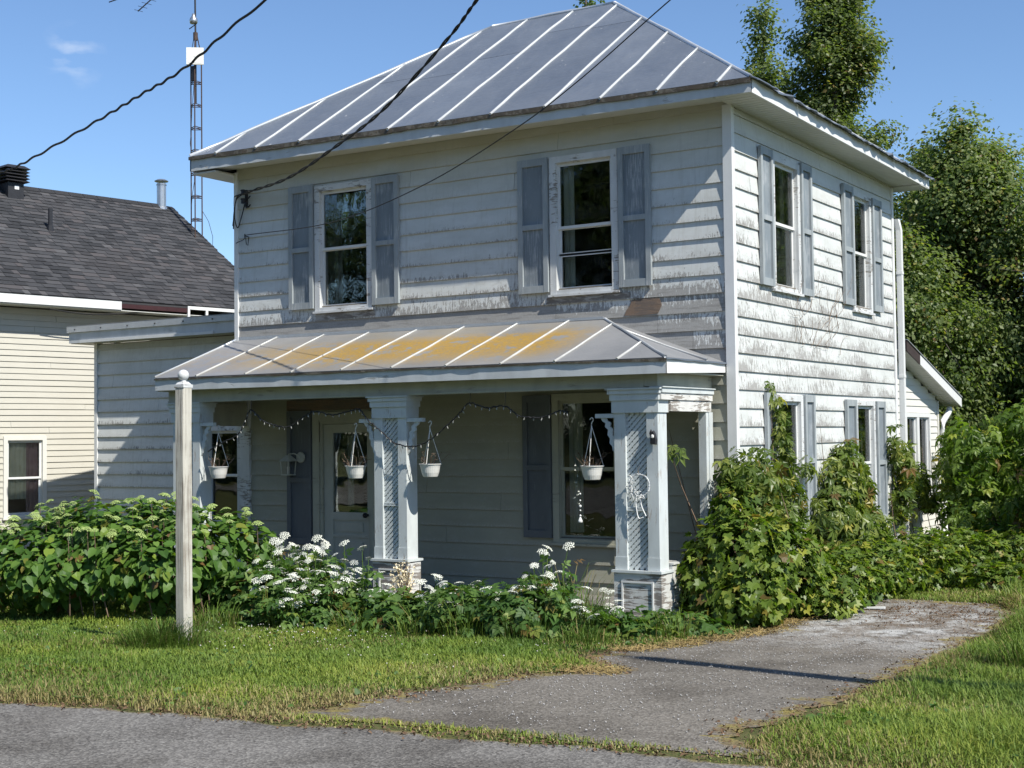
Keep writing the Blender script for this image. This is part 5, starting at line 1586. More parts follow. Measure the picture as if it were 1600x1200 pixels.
def foliage(root, blobs, n, size, tmpl, mat, nparts=300, up=.6, droop=.7, jit=.55, shell=(.70, 1.06), floor=None, rg=RNG, inside=.8, lump=.16, avoid=None):
    P, O = blob_points(blobs, n, shell, inside, floor, rg, lump)
    if avoid is not None:
        k = ~avoid(P); P, O = P[k], O[k]
    N = unit(O + np.array([0, 0, up]) + rg.normal(size=P.shape) * jit)
    T = O * .6 + np.array([0, 0, -droop]) + rg.normal(size=P.shape) * .5
    S = rg.uniform(size[0], size[1], len(P))
    if nparts:
        vd = unit(CAM[None] - P)
        score = (O * vd).sum(1) * 1.0 + (N * vd).sum(1) * .6 + ((P - P.mean(0)) * vd).sum(1) * .5 + S * 3
        order = np.argsort(-score)
        a, b = order[:nparts], order[nparts:]
        leaf_parts(tmpl, P[a], N[a], T[a], S[a], mat, root)
    else: b = np.arange(len(P))
    if len(b): leaf_batch('foliage', tmpl, P[b], N[b], T[b], S[b], mat, root, rg=rg)
    return P, O

def umbel_mesh(r, dome, n, seed, mat, fs=.012):
    rg = np.random.default_rng(seed)
    V = []; Fc = []
    for i in range(n):
        a = i * 2.39996; q = math.sqrt((i + .5) / n) * r
        p = np.array([q * math.cos(a), q * math.sin(a), dome * (1 - (q / r) ** 2)]) + rg.normal(size=3) * .12 * fs
        s = fs * rg.uniform(.8, 1.25); ph = rg.uniform(0, 6.28); k = len(V)
        tilt = np.array([p[0], p[1], 0]) / r * .6
        for j in range(5):
            t = ph + j * 1.2566; V.append(p + np.array([s * math.cos(t), s * math.sin(t), -(tilt[0] * s * math.cos(t) + tilt[1] * s * math.sin(t))]))
        V.append(p + np.array([0, 0, s * .55]))
        Fc += [(k + j, k + (j + 1) % 5, k + 5) for j in range(5)]
    me = bpy.data.meshes.new('flower_head'); me.from_pydata([tuple(v) for v in V], [], Fc); me.materials.append(MT[mat]); me.update()
    return me

# ------------------------------------------------------------------ hydrangea
hy = thing('hydrangea_bush', 'broad hydrangea bush with heart-shaped leaves and pale green flower heads', 'bush', (-5.9, -3.3, 0))
hb = [(-7.75, -3.9, .36, .95, .65, .50), (-6.95, -3.55, .54, .95, .75, .56), (-6.25, -3.2, .64, .95, .75, .64), (-5.60, -2.90, .62, .80, .72, .64), (-5.05, -2.46, .50, .50, .50, .56), (-5.75, -3.30, .56, 1.0, .55, .46), (-6.8, -3.90, .52, .9, .5, .42)]
rgh = np.random.default_rng(5)
foliage(hy, hb, 5200, (.060, .140), T_heart(), 'hydrangea_leaf', 300, up=.55, droop=.9, jit=.38, shell=(.66, 1.05), floor=lambda x, y: .20 + .10 * np.sin(x * 4) + 0 * x, rg=rgh, inside=.86)
heads = [umbel_mesh(.055, .030, 42, 40 + k, 'flower_green', .0085) for k in range(3)]
Pp, Oo = blob_points(hb, 700, (1.04, 1.14), .98, lambda x, y: .92 + 0 * x, rgh)
k = (Oo[:, 2] > .45) & (((CAM[None] - Pp) * Oo).sum(1) > -6); Pp = Pp[k][:96]
for i, q in enumerate(Pp):
    o = link('flower_head', heads[i % 3], hy); o.location = Vector(q) - wl(hy); s = rgh.uniform(.75, 1.25); o.scale = (s, s, s); o.rotation_euler = (rgh.uniform(-.4, .4), rgh.uniform(-.4, .4), rgh.uniform(0, 6))
mb = MB(); rg = random.Random(3)
for q in Pp[::2]: mb.tube([(q[0] + rg.uniform(-.1, .1), q[1] + .1, .05), (q[0], q[1] + .02, q[2] * .6), tuple(q)], [.008, .006, .004], 4)
mb.build('stem', 'twig_brown', hy)

# ------------------------------------------------------------------ white flowering weeds before the porch
gw_heads = [umbel_mesh(.046, .012, 30, 60 + k, 'petal_white', .0066) for k in range(4)]
wv, wf = T_pinnate()
def make_weed(seed, H):
    rg = np.random.default_rng(seed)
    t = thing('goutweed', 'white-flowered umbel weed growing in the bed along the porch', 'weed', (0, 0, 0), 'white umbel weeds along the porch')
    mb = MB(); tips = []
    for k in range(int(rg.integers(2, 4))):
        a = rg.uniform(0, 6.28); lean = rg.uniform(.03, .16); h = H * rg.uniform(.55, 1.08)
        base = Vector((rg.uniform(-.04, .04), rg.uniform(-.04, .04), -.03)); top = Vector((lean * math.cos(a), lean * math.sin(a), h))
        mid = base.lerp(top, .55) + Vector((rg.uniform(-.02, .02), rg.uniform(-.02, .02), 0))
        mb.tube([base, mid, top], [.006, .005, .003], 4); tips.append(top)
        for j in range(int(rg.integers(0, 3))):
            b = rg.uniform(0, 6.28); q = mid + Vector((.11 * math.cos(b), .11 * math.sin(b), rg.uniform(.1, .28) * H)); mb.tube([mid, q], [.004, .002], 4); tips.append(q)
    mb.build('stem', 'weed_leaf', t)
    n = 26
    hz_ = rg.uniform(.08, .72, n) * H; a = rg.uniform(0, 6.28, n); q = rg.uniform(.02, .15, n)
    P = np.stack([q * np.cos(a), q * np.sin(a), hz_], 1)
    O = np.stack([np.cos(a), np.sin(a), rg.uniform(-.1, .5, n)], 1)
    leaf_batch('foliage', (wv, wf), P, np.tile([0, 0, 1.0], (n, 1)) + rg.normal(size=(n, 3)) * .4, O, rg.uniform(.10, .20, n), 'weed_leaf', t, kind=None, rg=rg)
    for i, p in enumerate(tips):
        o = link('flower_head', gw_heads[int(rg.integers(0, 4))], t); o.location = p; s = rg.uniform(.75, 1.35); o.scale = (s, s, s); o.rotation_euler = (rg.uniform(-.7, .7), rg.uniform(-.7, .7), rg.uniform(0, 6))
    return t
def copy_tree(o, parent=None):
    c = o.copy(); C.objects.link(c); c.parent = parent
    for ch in list(o.children): copy_tree(ch, c)
    return c
protos = [make_weed(100 + k, h) for k, h in enumerate((.84, .70, .58, .46, .40, .52))]
spots = []
rg = random.Random(77)
def bed(n, x0, x1, y0, y1, kinds):
    for _ in range(n):
        u = rg.random(); x = x0 + (x1 - x0) * u; y = y0 + (y1 - y0) * u + rg.uniform(-.28, .28)
        spots.append((x, y, rg.choice(kinds)))
bed(30, -4.85, -3.75, -2.2, -2.45, (0, 0, 1, 1, 2, 5)); bed(22, -4.5, -3.2, -2.8, -2.6, (2, 3, 5, 1)); bed(3, -3.4, -3.0, -2.2, -2.3, (4,)); bed(12, -2.5, -1.55, -2.45, -2.35, (2, 3, 4, 4, 5))
bed(16, -1.75, -1.0, -2.45, -2.5, (3, 2, 5, 4)); bed(9, -1.35, -1.0, -2.3, -2.15, (0, 1, 1, 2)); bed(3, -.8, -.3, -2.3, -2.1, (4,)); bed(5, -4.2, -3.4, -3.05, -2.95, (4, 3))
used = set()
for x, y, kd in spots:
    src = protos[kd]
    if kd in used: o = copy_tree(src)
    else: o = src; used.add(kd)
    if x < -3.55: o['label'] = 'white umbel weed in the tall clump beside the hydrangea bush'; o['group'] = 'white umbel weeds beside the hydrangea'
    elif x < -1.62: o['label'] = 'white umbel weed in the low row before bare siding between two porch columns'; o['group'] = 'white umbel weeds between the porch columns'
    else: o['label'] = 'white umbel weed in the clump before the wide dark porch window'; o['group'] = 'white umbel weeds before the wide window'
    o.location = (x, y, float(gz(x, y))); s = rg.uniform(.85, 1.15); o.scale = (s, s, s); o.rotation_euler = (0, 0, rg.uniform(0, 6.28))
# low leafy cover under them
bedb = [(-4.4, -2.75, .12, .65, .38, .40), (-3.55, -2.75, .04, .6, .32, .22), (-2.65, -2.6, .06, .6, .36, .24), (-1.75, -2.6, .10, .5, .4, .32), (-1.15, -2.5, .12, .45, .42, .36), (-.5, -2.05, .02, .55, .4, .14), (.0, -1.6, .02, .45, .35, .16), (-2.2, -2.2, .06, .8, .4, .26), (-3.5, -2.2, .04, .7, .35, .2), (-4.0, -2.35, .15, .4, .3, .42)]
rw = np.random.default_rng(31)
P, O = blob_points(bedb, 3000, (.45, 1.12), .75, lambda x, y: .02 + 0 * x, rw)
leaf_batch('bed_undergrowth', T_heart(), P, unit(O + np.array([0, 0, .7]) + rw.normal(size=P.shape) * .6), O * .7 + rw.normal(size=P.shape) * .6 + np.array([0, 0, -.1]), rw.uniform(.05, .13, len(P)), 'weed_leaf', None, 'stuff', rg=rw)
P, O = blob_points(bedb, 900, (.7, 1.25), .85, lambda x, y: .05 + 0 * x, rw)
leaf_batch('bed_undergrowth', (wv, wf), P, unit(O * .6 + np.array([0, 0, .9]) + rw.normal(size=P.shape) * .45), O + rw.normal(size=P.shape) * .4, rw.uniform(.12, .24, len(P)), 'weed_leaf', None, 'stuff', rg=rw)
# pale dry clump by the middle pedestal
dc = thing('dry_plant', 'bleached dry flower clump beside the middle porch pedestal', 'plant', (-3.36, -1.62, 0))
P, O = blob_points([(-3.34, -1.62, .34, .16, .14, .26)], 420, (.3, 1.05), .8, None, rw)
MT['dry_petal'] = simple('dry_petal', (0.72, 0.62, 0.42), .9, 0, .2, 20)
leaf_batch('dry_flower', T_simple(), P, rw.normal(size=P.shape) + O * .5, rw.normal(size=P.shape), rw.uniform(.02, .05, len(P)), 'dry_petal', dc, None, rg=rw)
mb = MB(); r2 = random.Random(2)
for k in range(14): mb.tube([(-3.36 + r2.uniform(-.05, .05), -1.62, 0), (-3.34 + r2.uniform(-.14, .14), -1.62 + r2.uniform(-.1, .1), r2.uniform(.3, .55))], .004, 4)
mb.build('stem', 'twig_brown', dc)

# ------------------------------------------------------------------ vines and shrubs on the sunny side
rv_ = np.random.default_rng(8)
def in_house(P):
    return (P[:, 0] < .03) & (P[:, 1] > -.05) & (P[:, 0] > -8) | ((P[:, 0] < -.12) & (P[:, 1] > 5.5)) & (P[:, 1] < 8.45)
v1 = thing('grape_vine', 'bright green vine mound with lobed leaves sprawling over the house corner', 'vine', (.4, -.5, 0))
gb = [(.06, -.80, .40, .34, .38, .44), (.30, -.70, .60, .55, .45, .55), (.50, -.15, .55, .42, .55, .48), (.50, .40, .45, .36, .50, .40), (.40, -.90, .26, .5, .36, .34), (.60, .2, .28, .36, .7, .32), (.14, -.38, 1.08, .18, .34, .42), (.16, .25, .85, .16, .30, .28)]
foliage(v1, gb, 3500, (.050, .140), T_lobed(), 'vine_leaf', 280, up=.5, droop=.7, jit=.5, floor=lambda x, y: .05 + 0 * x, rg=rv_, avoid=in_house)
mb = MB(); r2 = random.Random(4)
for k in range(16):
    x, y = r2.uniform(-.2, .8), r2.uniform(-.9, .6)
    mb.tube([(x + .1, y, .0), (x + r2.uniform(-.1, .1), y + .05, .4), (max(.08, x * .6), y + r2.uniform(-.2, .2), r2.uniform(.7, 1.3))], [.012, .009, .004], 5)
mb.build('stem', 'twig_brown', v1)
v2 = thing('creeper', 'creeper with drooping five-fingered leaves climbing the nearest side window', 'creeper', (.15, .9, 0))
cb = [(.14, -.25, 1.52, .20, .32, .26), (.16, .30, 1.45, .20, .36, .34), (.12, 1.10, 1.55, .10, .26, .30), (.14, 1.15, 1.05, .16, .42, .40), (.11, 1.08, 1.95, .07, .20, .28), (.10, .98, 2.28, .05, .07, .12), (.12, 1.85, 1.55, .06, .10, .14), (.13, .1, .95, .2, .5, .3)]
foliage(v2, cb, 760, (.07, .18), T_palm(), 'creeper_leaf', 260, up=.25, droop=1.1, jit=.45, shell=(.5, 1.08), rg=rv_, avoid=in_house)
P = np.array([(.06, .86, 2.38), (.06, .92, 2.46), (.07, .84, 2.30), (.08, 1.02, 2.36), (.06, .88, 2.52), (-.30, -.95, 1.83), (-.26, -.9, 1.74), (-.22, -.92, 1.80), (-.34, -.98, 1.76)])
leaf_parts(T_palm(), P, np.tile([.8, -.5, .5], (len(P), 1)) + rv_.normal(size=P.shape) * .3, np.tile([0, 0, -1.], (len(P), 1)) + rv_.normal(size=P.shape) * .3, rv_.uniform(.12, .17, len(P)), 'creeper_leaf', v2)
mb = MB()
mb.tube([(.10, .7, 0), (.06, .8, .9), (.05, .95, 1.8), (.05, .88, 2.5)], [.014, .010, .007, .003], 5)
mb.tube([(.10, .2, 0), (-.2, -.5, .9), (-.40, -.55, 1.4), (-.34, -.95, 1.8)], [.01, .008, .006, .003], 5)
mb.tube([(-.1, -.4, .3), (-.45, -.12, .9), (-.62, -.10, 1.5), (-.75, -.10, 2.0)], [.008, .007, .005, .003], 5)
mb.build('stem', 'twig_brown', v2)
# bare tendrils left on the wall
mb = MB(); r2 = random.Random(14)
for k in range(26):
    y0 = 2.2 + r2.uniform(-.45, 1.2); z0 = r2.uniform(2.9, 3.5); pts = [Vector((.028, y0, z0))]
    dy = r2.uniform(-.12, .12)
    for j in range(6): pts.append(pts[-1] + Vector((0, dy + r2.uniform(-.07, .07), r2.uniform(-.02, .16))))
    for p in pts: p.x = .030 + r2.uniform(0, .012) if p.z < 3.62 else .06
    mb.tube(pts, [.0035, .003, .003, .0025, .002, .002, .0015], 4)
mb.build('dry_tendril', 'twig_brown', v2)
v3 = thing('creeper', 'dark green creeper covering the lower window between two pale shutters', 'creeper', (.25, 3.1, 0))
cb3 = [(.18, 2.95, 1.20, .22, .62, .50), (.20, 3.42, 1.02, .20, .42, .44), (.22, 2.7, .80, .30, .55, .42), (.18, 3.1, 1.60, .12, .28, .26), (.28, 3.4, .65, .3, .5, .36), (.2, 2.35, .9, .22, .3, .36)]
foliage(v3, cb3, 1150, (.11, .20), T_palm(), 'creeper_leaf', 240, up=.3, droop=1.05, jit=.45, shell=(.5, 1.08), rg=rv_, avoid=in_house)
mb = MB()
for k in range(8): mb.tube([(.25, 2.6 + .15 * k, 0), (.12 + .02 * k, 2.6 + .16 * k, .6), (.10, 2.8 + .1 * k, 1.4)], [.01, .008, .003], 4)
mb.tube([(.06, 2.55, .9), (.05, 2.62, 1.5), (.05, 2.5, 2.05)], [.006, .005, .002], 4)
mb.build('stem', 'twig_brown', v3)
v4 = thing('creeper', 'loose creeper hanging over the downspout and the double window', 'creeper', (.15, 5.6, 0))
cb4 = [(.16, 5.20, 1.72, .10, .16, .30), (.16, 5.60, 1.40, .14, .26, .34), (.12, 6.35, 1.20, .12, .40, .30), (.14, 5.55, .95, .14, .30, .34), (.10, 7.0, .95, .10, .30, .22), (.05, 8.05, 1.4, .12, .22, .42)]
foliage(v4, cb4, 430, (.11, .20), T_palm(), 'creeper_leaf', 200, up=.3, droop=1.0, jit=.5, shell=(.4, 1.1), rg=rv_, avoid=in_house)
mb = MB()
for k in range(6): mb.tube([(.2, 5.2 + .45 * k, 0), (.10, 5.2 + .42 * k, .7), (.08, 5.15 + .4 * k, 1.3 + .1 * k)], [.009, .007, .003], 4)
mb.build('stem', 'twig_brown', v4)
# box elder sapling
sg = thing('sapling', 'bright bushy sapling with compound leaves standing beside the back downspout', 'sapling', (1.35, 6.3, 0))
sb = [(1.05, 6.2, 1.55, .52, .60, .55), (1.55, 6.5, 1.05, .75, .70, .62), (1.15, 6.0, .75, .60, .60, .6), (1.95, 6.4, 1.75, .50, .50, .42), (1.55, 6.6, 2.05, .40, .4, .30), (2.25, 5.7, 1.2, .5, .55, .55), (.75, 6.6, 1.2, .3, .5, .5), (.62, 6.9, 1.75, .25, .3, .3)]
foliage(sg, sb, 1700, (.17, .30), T_pinnate(), 'sapling_leaf', 290, up=.45, droop=.9, jit=.5, shell=(.55, 1.1), rg=rv_)
mb = MB(); r2 = random.Random(5)
for b in sb: mb.tube([(1.45 + r2.uniform(-.15, .15), 6.4, -.05), ((1.45 + b[0]) / 2, (6.4 + b[1]) / 2, b[2] * .55), (b[0], b[1], b[2] + b[5] * .6)], [.025, .016, .005], 6)
mb.build('trunk', 'bark', sg)
sg2 = thing('sapling', 'taller sapling with jagged leaves at the far edge of the yard in shade', 'sapling', (3.3, 5.4, 0))
sb2 = [(2.75, 5.0, 1.95, .50, .5, .45), (3.2, 5.3, 1.35, .7, .6, .6), (2.7, 5.6, .8, .6, .5, .5), (3.6, 5.0, 2.2, .6, .5, .5)]
foliage(sg2, sb2, 1000, (.16, .27), T_pinnate(), 'sapling_leaf', 200, up=.45, droop=.9, jit=.5, shell=(.5, 1.1), rg=rv_)
mb = MB()
for b in sb2: mb.tube([(3.2, 5.4, -.05), ((3.2 + b[0]) / 2, (5.4 + b[1]) / 2, b[2] * .55), (b[0], b[1], b[2] + b[5] * .6)], [.025, .016, .005], 6)
mb.build('trunk', 'bark', sg2)
# low leafy undergrowth along the wall and the end of the drive
ub = [(.75, 1.2, .25, .45, .8, .40), (.8, 2.3, .30, .5, .8, .42), (1.0, 3.4, .28, .55, .8, .42), (1.3, 4.4, .25, .6, .7, .40), (1.9, 4.9, .25, .8, .6, .42), (2.7, 4.4, .25, .7, .6, .40), (3.4, 3.9, .22, .7, .6, .36), (.6, 4.3, .20, .4, .8, .34), (.7, 5.6, .12, .5, .8, .34), (1.9, 3.6, .10, .9, .5, .22), (3.0, 3.3, .08, .8, .5, .22), (.95, .3, .15, .3, .6, .25), (4.3, 4.2, .3, .8, .7, .5)]
P, O = blob_points(ub, 9500, (.55, 1.08), .82, lambda x, y: .03 + 0 * x, rv_, .25)
k = ~in_house(P); P, O = P[k], O[k]
leaf_batch('undergrowth', T_lobed(), P, unit(O + np.array([0, 0, .7]) + rv_.normal(size=P.shape) * .6), O * .7 + rv_.normal(size=P.shape) * .6 + np.array([0, 0, -.2]), rv_.uniform(.05, .12, len(P)), 'vine_leaf', None, 'stuff', rg=rv_)
# dark wild hedge behind everything
dkb = [(0.9, 9.8, .9, 1.3, .8, 1.1), (2.6, 9.3, 1.0, 1.3, .9, 1.2), (4.3, 8.6, 1.1, 1.4, .9, 1.3), (6.0, 7.8, 1.1, 1.4, .9, 1.3), (1.8, 10.4, 1.9, 1.2, .9, 1.1), (3.8, 9.6, 2.0, 1.3, .9, 1.2)]
P, O = blob_points(dkb, 9000, (.5, 1.08), .8, lambda x, y: .03 + 0 * x, rv_, .25)
leaf_batch('wild_hedge_foliage', T_simple(), P, unit(O + np.array([0, 0, .6]) + rv_.normal(size=P.shape) * .7), O * .6 + rv_.normal(size=P.shape) * .6 + np.array([0, 0, -.4]), rv_.uniform(.10, .20, len(P)), 'maple_leaf', None, 'stuff', rg=rv_)

# ------------------------------------------------------------------ trees
def tree(name, label, cat, base, H, prof, nleaf, size, mat, seed, z0=.15, spread=.32, nbr=46, tw=.16, lean=(0, 0), up=.55, group=None, per=8):
    """trunk, limbs, twigs and leaf sprays round the twigs; prof(t) is the crown radius at t = 0..1 up the tree"""
    rg = np.random.default_rng(seed)
    t = thing(name, label, cat, base, group)
    bx, by, bz = base
    mb = MB()
    def trunk(s): return Vector((bx + lean[0] * s + .12 * math.sin(s * 5 + seed), by + lean[1] * s + .12 * math.cos(s * 4 + seed), bz - .1 + (H + .1) * s))
    mb.tube([trunk(s) for s in np.linspace(0, .97, 12)], [tw * (1 - s) ** .9 + .012 for s in np.linspace(0, .97, 12)], 8)
    sprays = []
    for i in range(nbr):
        s = z0 + (.98 - z0) * (i + rg.uniform(0, .9)) / nbr
        R = prof(s) * rg.uniform(.45, 1.25)
        a = i * 2.39996 + rg.uniform(-.5, .5)
        p0 = trunk(max(.04, s - .10 * up - .03))
        d = Vector((math.cos(a), math.sin(a), up * rg.uniform(.5, 1.5)))
        p2 = p0 + Vector((d.x * R, d.y * R, d.z * R)); p1 = p0.lerp(p2, .5) + Vector((0, 0, R * .10))
        r0 = max(.008, tw * (1 - s) * .42)
        mb.tube([p0, p1, p2], [r0, r0 * .6, .006], 5)
        for j in range(per):
            u = rg.uniform(.25, 1.05)
            q = (p0.lerp(p1, u * 2) if u < .5 else p1.lerp(p2, (u - .5) * 2))
            e = q + Vector(rg.normal(size=3) * spread * (.55 + .5 * R * .5)) + Vector((0, 0, .1 * R))
            if j % 2 == 0: mb.tube([q, e], [.008, .004], 4)
            sprays.append((e, R))
    for u in np.linspace(max(z0, .3), 1.0, 16):
        for _ in range(3): sprays.append((trunk(u) + Vector(rg.normal(size=3) * .5 * max(.12, prof(u) * .45)), prof(u)))
    mb.build('trunk', 'bark', t)
    n = len(sprays); per_l = nleaf // n
    c = np.array([tuple(s[0]) for s in sprays])
    sz = rg.uniform(.5, 1.5, n)
    k = np.repeat(np.arange(n), per_l)
    off = np.clip(rg.normal(size=(len(k), 3)), -1.9, 1.9) * (spread * .58 * sz[k])[:, None] * np.array([1, 1, .8])
    P = c[k] + off
    axis = np.array([[bx, by, 0]]); O = P - axis; O[:, 2] = (P[:, 2] - bz - H * .45) * .35; O = unit(O)
    N = unit(O * .5 + unit(off) * .5 + np.array([0, 0, .55]) + rg.normal(size=P.shape) * .55)
    T = O * .4 + np.array([0, 0, -.7]) + rg.normal(size=P.shape) * .6
    rn = np.clip(rg.random(n)[k] * .5 + rg.random(len(k)) * .5, 0, .999)
    leaf_batch('crown', T_small(), P, N, T, rg.uniform(size[0], size[1], len(k)), mat, t, 'stuff', rn, rg)
    return t
def pp(x): return lambda s: np.interp(s, [0, .2, .35, .55, .7, .85, 1.0], x)
t1 = tree('poplar_tree', 'tall narrow poplar rising above the roof eave', 'tree', (-4.03, 14.86, 0), 13.0, pp([.3, 1.1, 1.25, 1.15, .9, .75, .3]), 78000, (.07, .12), 'poplar_leaf', 3, spread=.34, nbr=44, up=.75, per=6)
tree('poplar_tree', 'small poplar top just showing over the roof hip', 'tree', (-5.35, 13.9, 0), 11.0, pp([.3, .9, .9, .85, .75, .6, .2]), 40000, (.07, .115), 'poplar_leaf', 9, spread=.26, nbr=34, up=.85, per=6)
tree('poplar_tree', 'shorter poplar standing between the tall poplar and the big maple', 'tree', (-2.3, 16.2, 0), 8.0, pp([.3, 1.3, 1.4, 1.2, 1.0, .7, .2]), 40000, (.07, .115), 'poplar_leaf', 12, spread=.28, nbr=44, up=.8)
m1 = tree('maple_tree', 'big dense maple with rounded crown behind the back lean-to', 'tree', (-.75, 13.4, 0), 7.7, pp([.6, 2.0, 2.4, 2.4, 1.9, 1.2, .35]), 150000, (.065, .115), 'maple_leaf', 5, z0=.06, spread=.38, nbr=64, up=.5, tw=.2, per=7)
m2 = tree('maple_tree', 'second maple whose crown runs out of the picture over the shaded yard', 'tree', (2.3, 13.2, 0), 6.6, pp([.6, 1.9, 2.2, 2.1, 1.8, 1.2, .3]), 95000, (.065, .115), 'maple_leaf', 6, z0=.06, spread=.40, nbr=66, up=.5, tw=.18)
tree('maple_tree', 'low dark maple filling the gap right behind the lean-to roof', 'tree', (-1.5, 11.4, 0), 5.4, pp([.6, 1.5, 1.7, 1.6, 1.3, .9, .2]), 56000, (.065, .115), 'maple_leaf', 7, z0=.05, spread=.36, nbr=52, up=.5)
tree('poplar_tree', 'distant tree tip peeping over the roof ridge', 'tree', (-11.0, 16.2, 0), 14.3, pp([.3, .8, .9, .8, .6, .4, .12]), 14000, (.085, .14), 'poplar_leaf', 15, spread=.22, nbr=40, up=.9)
# the trees over the road, mirrored in the front panes, and those beyond the side yard, mirrored in the side panes
for i, (x, y, sx, sz) in enumerate([(-40, -22, 2.0, 1.75), (-33, -27, 2.1, 1.9), (-26, -30, 1.9, 1.7), (-19, -34, 2.1, 2.0), (-11, -33, 2.0, 1.8), (-3, -36, 2.2, 1.95), (6, -35, 2.0, 1.7), (15, -37, 2.2, 1.9)]):
    o = copy_tree((m1, m2)[i % 2])
    o['label'] = 'leafy tree across the road whose crown is mirrored in the front window panes'; o['group'] = 'trees across the road'
    o.location = (x, y, .1); o.scale = (sx, sx, sz); o.rotation_euler = (0, 0, i * 1.3)
for i, (x, y, sx, sz) in enumerate([(9.5, 24, 1.5, 1.5), (14, 31, 1.7, 1.8), (6.8, 33, 1.6, 1.6)]):
    o = copy_tree((m2, m1)[i % 2])
    o['label'] = 'leafy tree beyond the side yard whose crown is mirrored in the side window panes'; o['group'] = 'trees beyond the side yard'
    o.location = (x, y, 0); o.scale = (sx, sx, sz); o.rotation_euler = (0, 0, 2 + i * 1.3)

# ------------------------------------------------------------------ lawn grass
def project(P):
    d = P - CAM; z = d @ _f
    return 800 + 2162.7 * (d @ _r) / z, 600 - 2162.7 * (d @ _u) / z, z
def lattice_noise(x, y, f, seed):
    r = np.random.default_rng(seed).random((64, 64))
    u, v = x * f, y * f; i, j = np.floor(u).astype(int), np.floor(v).astype(int); a, b = u - i, v - j
    a = a * a * (3 - 2 * a); b = b * b * (3 - 2 * b); g = lambda p, q: r[p % 64, q % 64]
    return (g(i, j) * (1 - a) + g(i + 1, j) * a) * (1 - b) + (g(i, j + 1) * (1 - a) + g(i + 1, j + 1) * a) * b
rgr_ = np.random.default_rng(99)
def grass_field(n, x0, x1, y0, y1):
    x = rgr_.uniform(x0, x1, n); y = rgr_.uniform(y0, y1, n)
    er = y - road_edge(x); el_ = dl(y) - x; err = x - dr(y)
    ondrive = (y > -7.80 + .1 * (x - 1)) & (y < 1.95)
    ed = np.where(ondrive, np.maximum(el_, err), 9.0)
    strip = (y <= -7.80 + .1 * (x - 1)) & (x > dl(y) - .2) & (x < 3.3)
    e = np.minimum(er, ed) + np.where(strip, .03, 0)
    nz = lattice_noise(x, y, 2.3, 1) * .6 + lattice_noise(x, y, 7.1, 2) * .4
    lim = (nz - .48) * .42
    keep = e > lim
    keep &= ~((x < .0) & (y > -1.4) & (x > -8)) & (y < 6)
    P = np.stack([x, y, gz(x, y)], 1)
    px_, py_, dep = project(P)
    keep &= (px_ > -350) & (px_ < 2300) & (py_ < 1240) & (dep > 4)
    # thinning with distance
    keep &= rgr_.random(n) < np.clip((9.5 / np.maximum(dep, 1)) ** 1.6, .12, 1)
    keep &= rgr_.random(n) < np.clip(.25 + (e - lim) * 4.5, .25, 1)
    i = np.where(keep)[0]
    return x[i], y[i], e[i], strip[i], nz[i], dep[i]
x, y, e, strip, nz, dep = grass_field(1500000, -11, 11, -9.6, 6)
nb_ = len(x)
right = x > dr(y)
h = rgr_.uniform(.022, .052, nb_) * (1 + .5 * lattice_noise(x, y, 1.3, 5)) * np.clip(.45 + e * 2.2, .45, 1.0)
h *= np.where(right, np.interp(y, [-8, -6, -3, 0, 3], [1.25, 1.4, 1.7, 2.0, 2.3]) * (.5 + 1.1 * lattice_noise(x, y, 1.7, 8)), 1.0)
h *= .55 + .95 * lattice_noise(x, y, .9, 51)
h = np.where(strip, h * .7, h)
dry = np.clip(np.where((x < .7) & (y < -6.6), np.interp(e, [-.1, .10, .32, .65, 1.4], [.96, .85, .50, .16, .05]), np.interp(e, [-.1, .05, .2, .45, 1.2], [.9, .6, .28, .10, .04])) + (lattice_noise(x, y, 1.1, 4) - .5) * .55 + np.where((y < -7.0) & (x < .6), .22, 0), 0, 1)
dry = (rgr_.random(nb_) < dry).astype(float) * rgr_.uniform(.6, 1.0, nb_)
a = rgr_.uniform(0, 2 * np.pi, nb_); lean = rgr_.uniform(.25, 1.25, nb_) * h
w = rgr_.uniform(.0022, .0042, nb_) * np.clip(dep / 9, 1, 1.9)
base = np.stack([x, y, gz(x, y) + .0], 1)
side = np.stack([np.cos(a + 1.57), np.sin(a + 1.57), 0 * a], 1) * w[:, None]
out = np.stack([np.cos(a), np.sin(a), 0 * a], 1)
m = base + out * (lean * .35)[:, None] + np.array([0, 0, 1.]) * (h * .6)[:, None]
tip = base + out * lean[:, None] + np.array([0, 0, 1.]) * (h * np.sqrt(np.clip(1 - .5 * (lean / h) ** 2, .3, 1)))[:, None]
V = np.stack([base - side, base + side, m + side * .8, m - side * .8, tip], 1).reshape(-1, 3)
k = (np.arange(nb_) * 5)[:, None, None]
Fi = (k + np.array([[0, 1, 2], [0, 2, 3], [3, 2, 4]])[None]).reshape(-1, 3)
big = lattice_noise(x, y, .55, 41) * .6 + lattice_noise(x, y, 1.9, 42) * .4
r_ = np.repeat(np.clip(rgr_.random(nb_) * .6 + nz * .25 + (big - .5) * .9 + .08, 0, 1), 3)
go = tris_mesh('lawn_grass', V, Fi, 'grass_blade', None, (0, 0, 0), {'rnd': r_, 'dry': np.repeat(dry, 3)}, 'stuff')

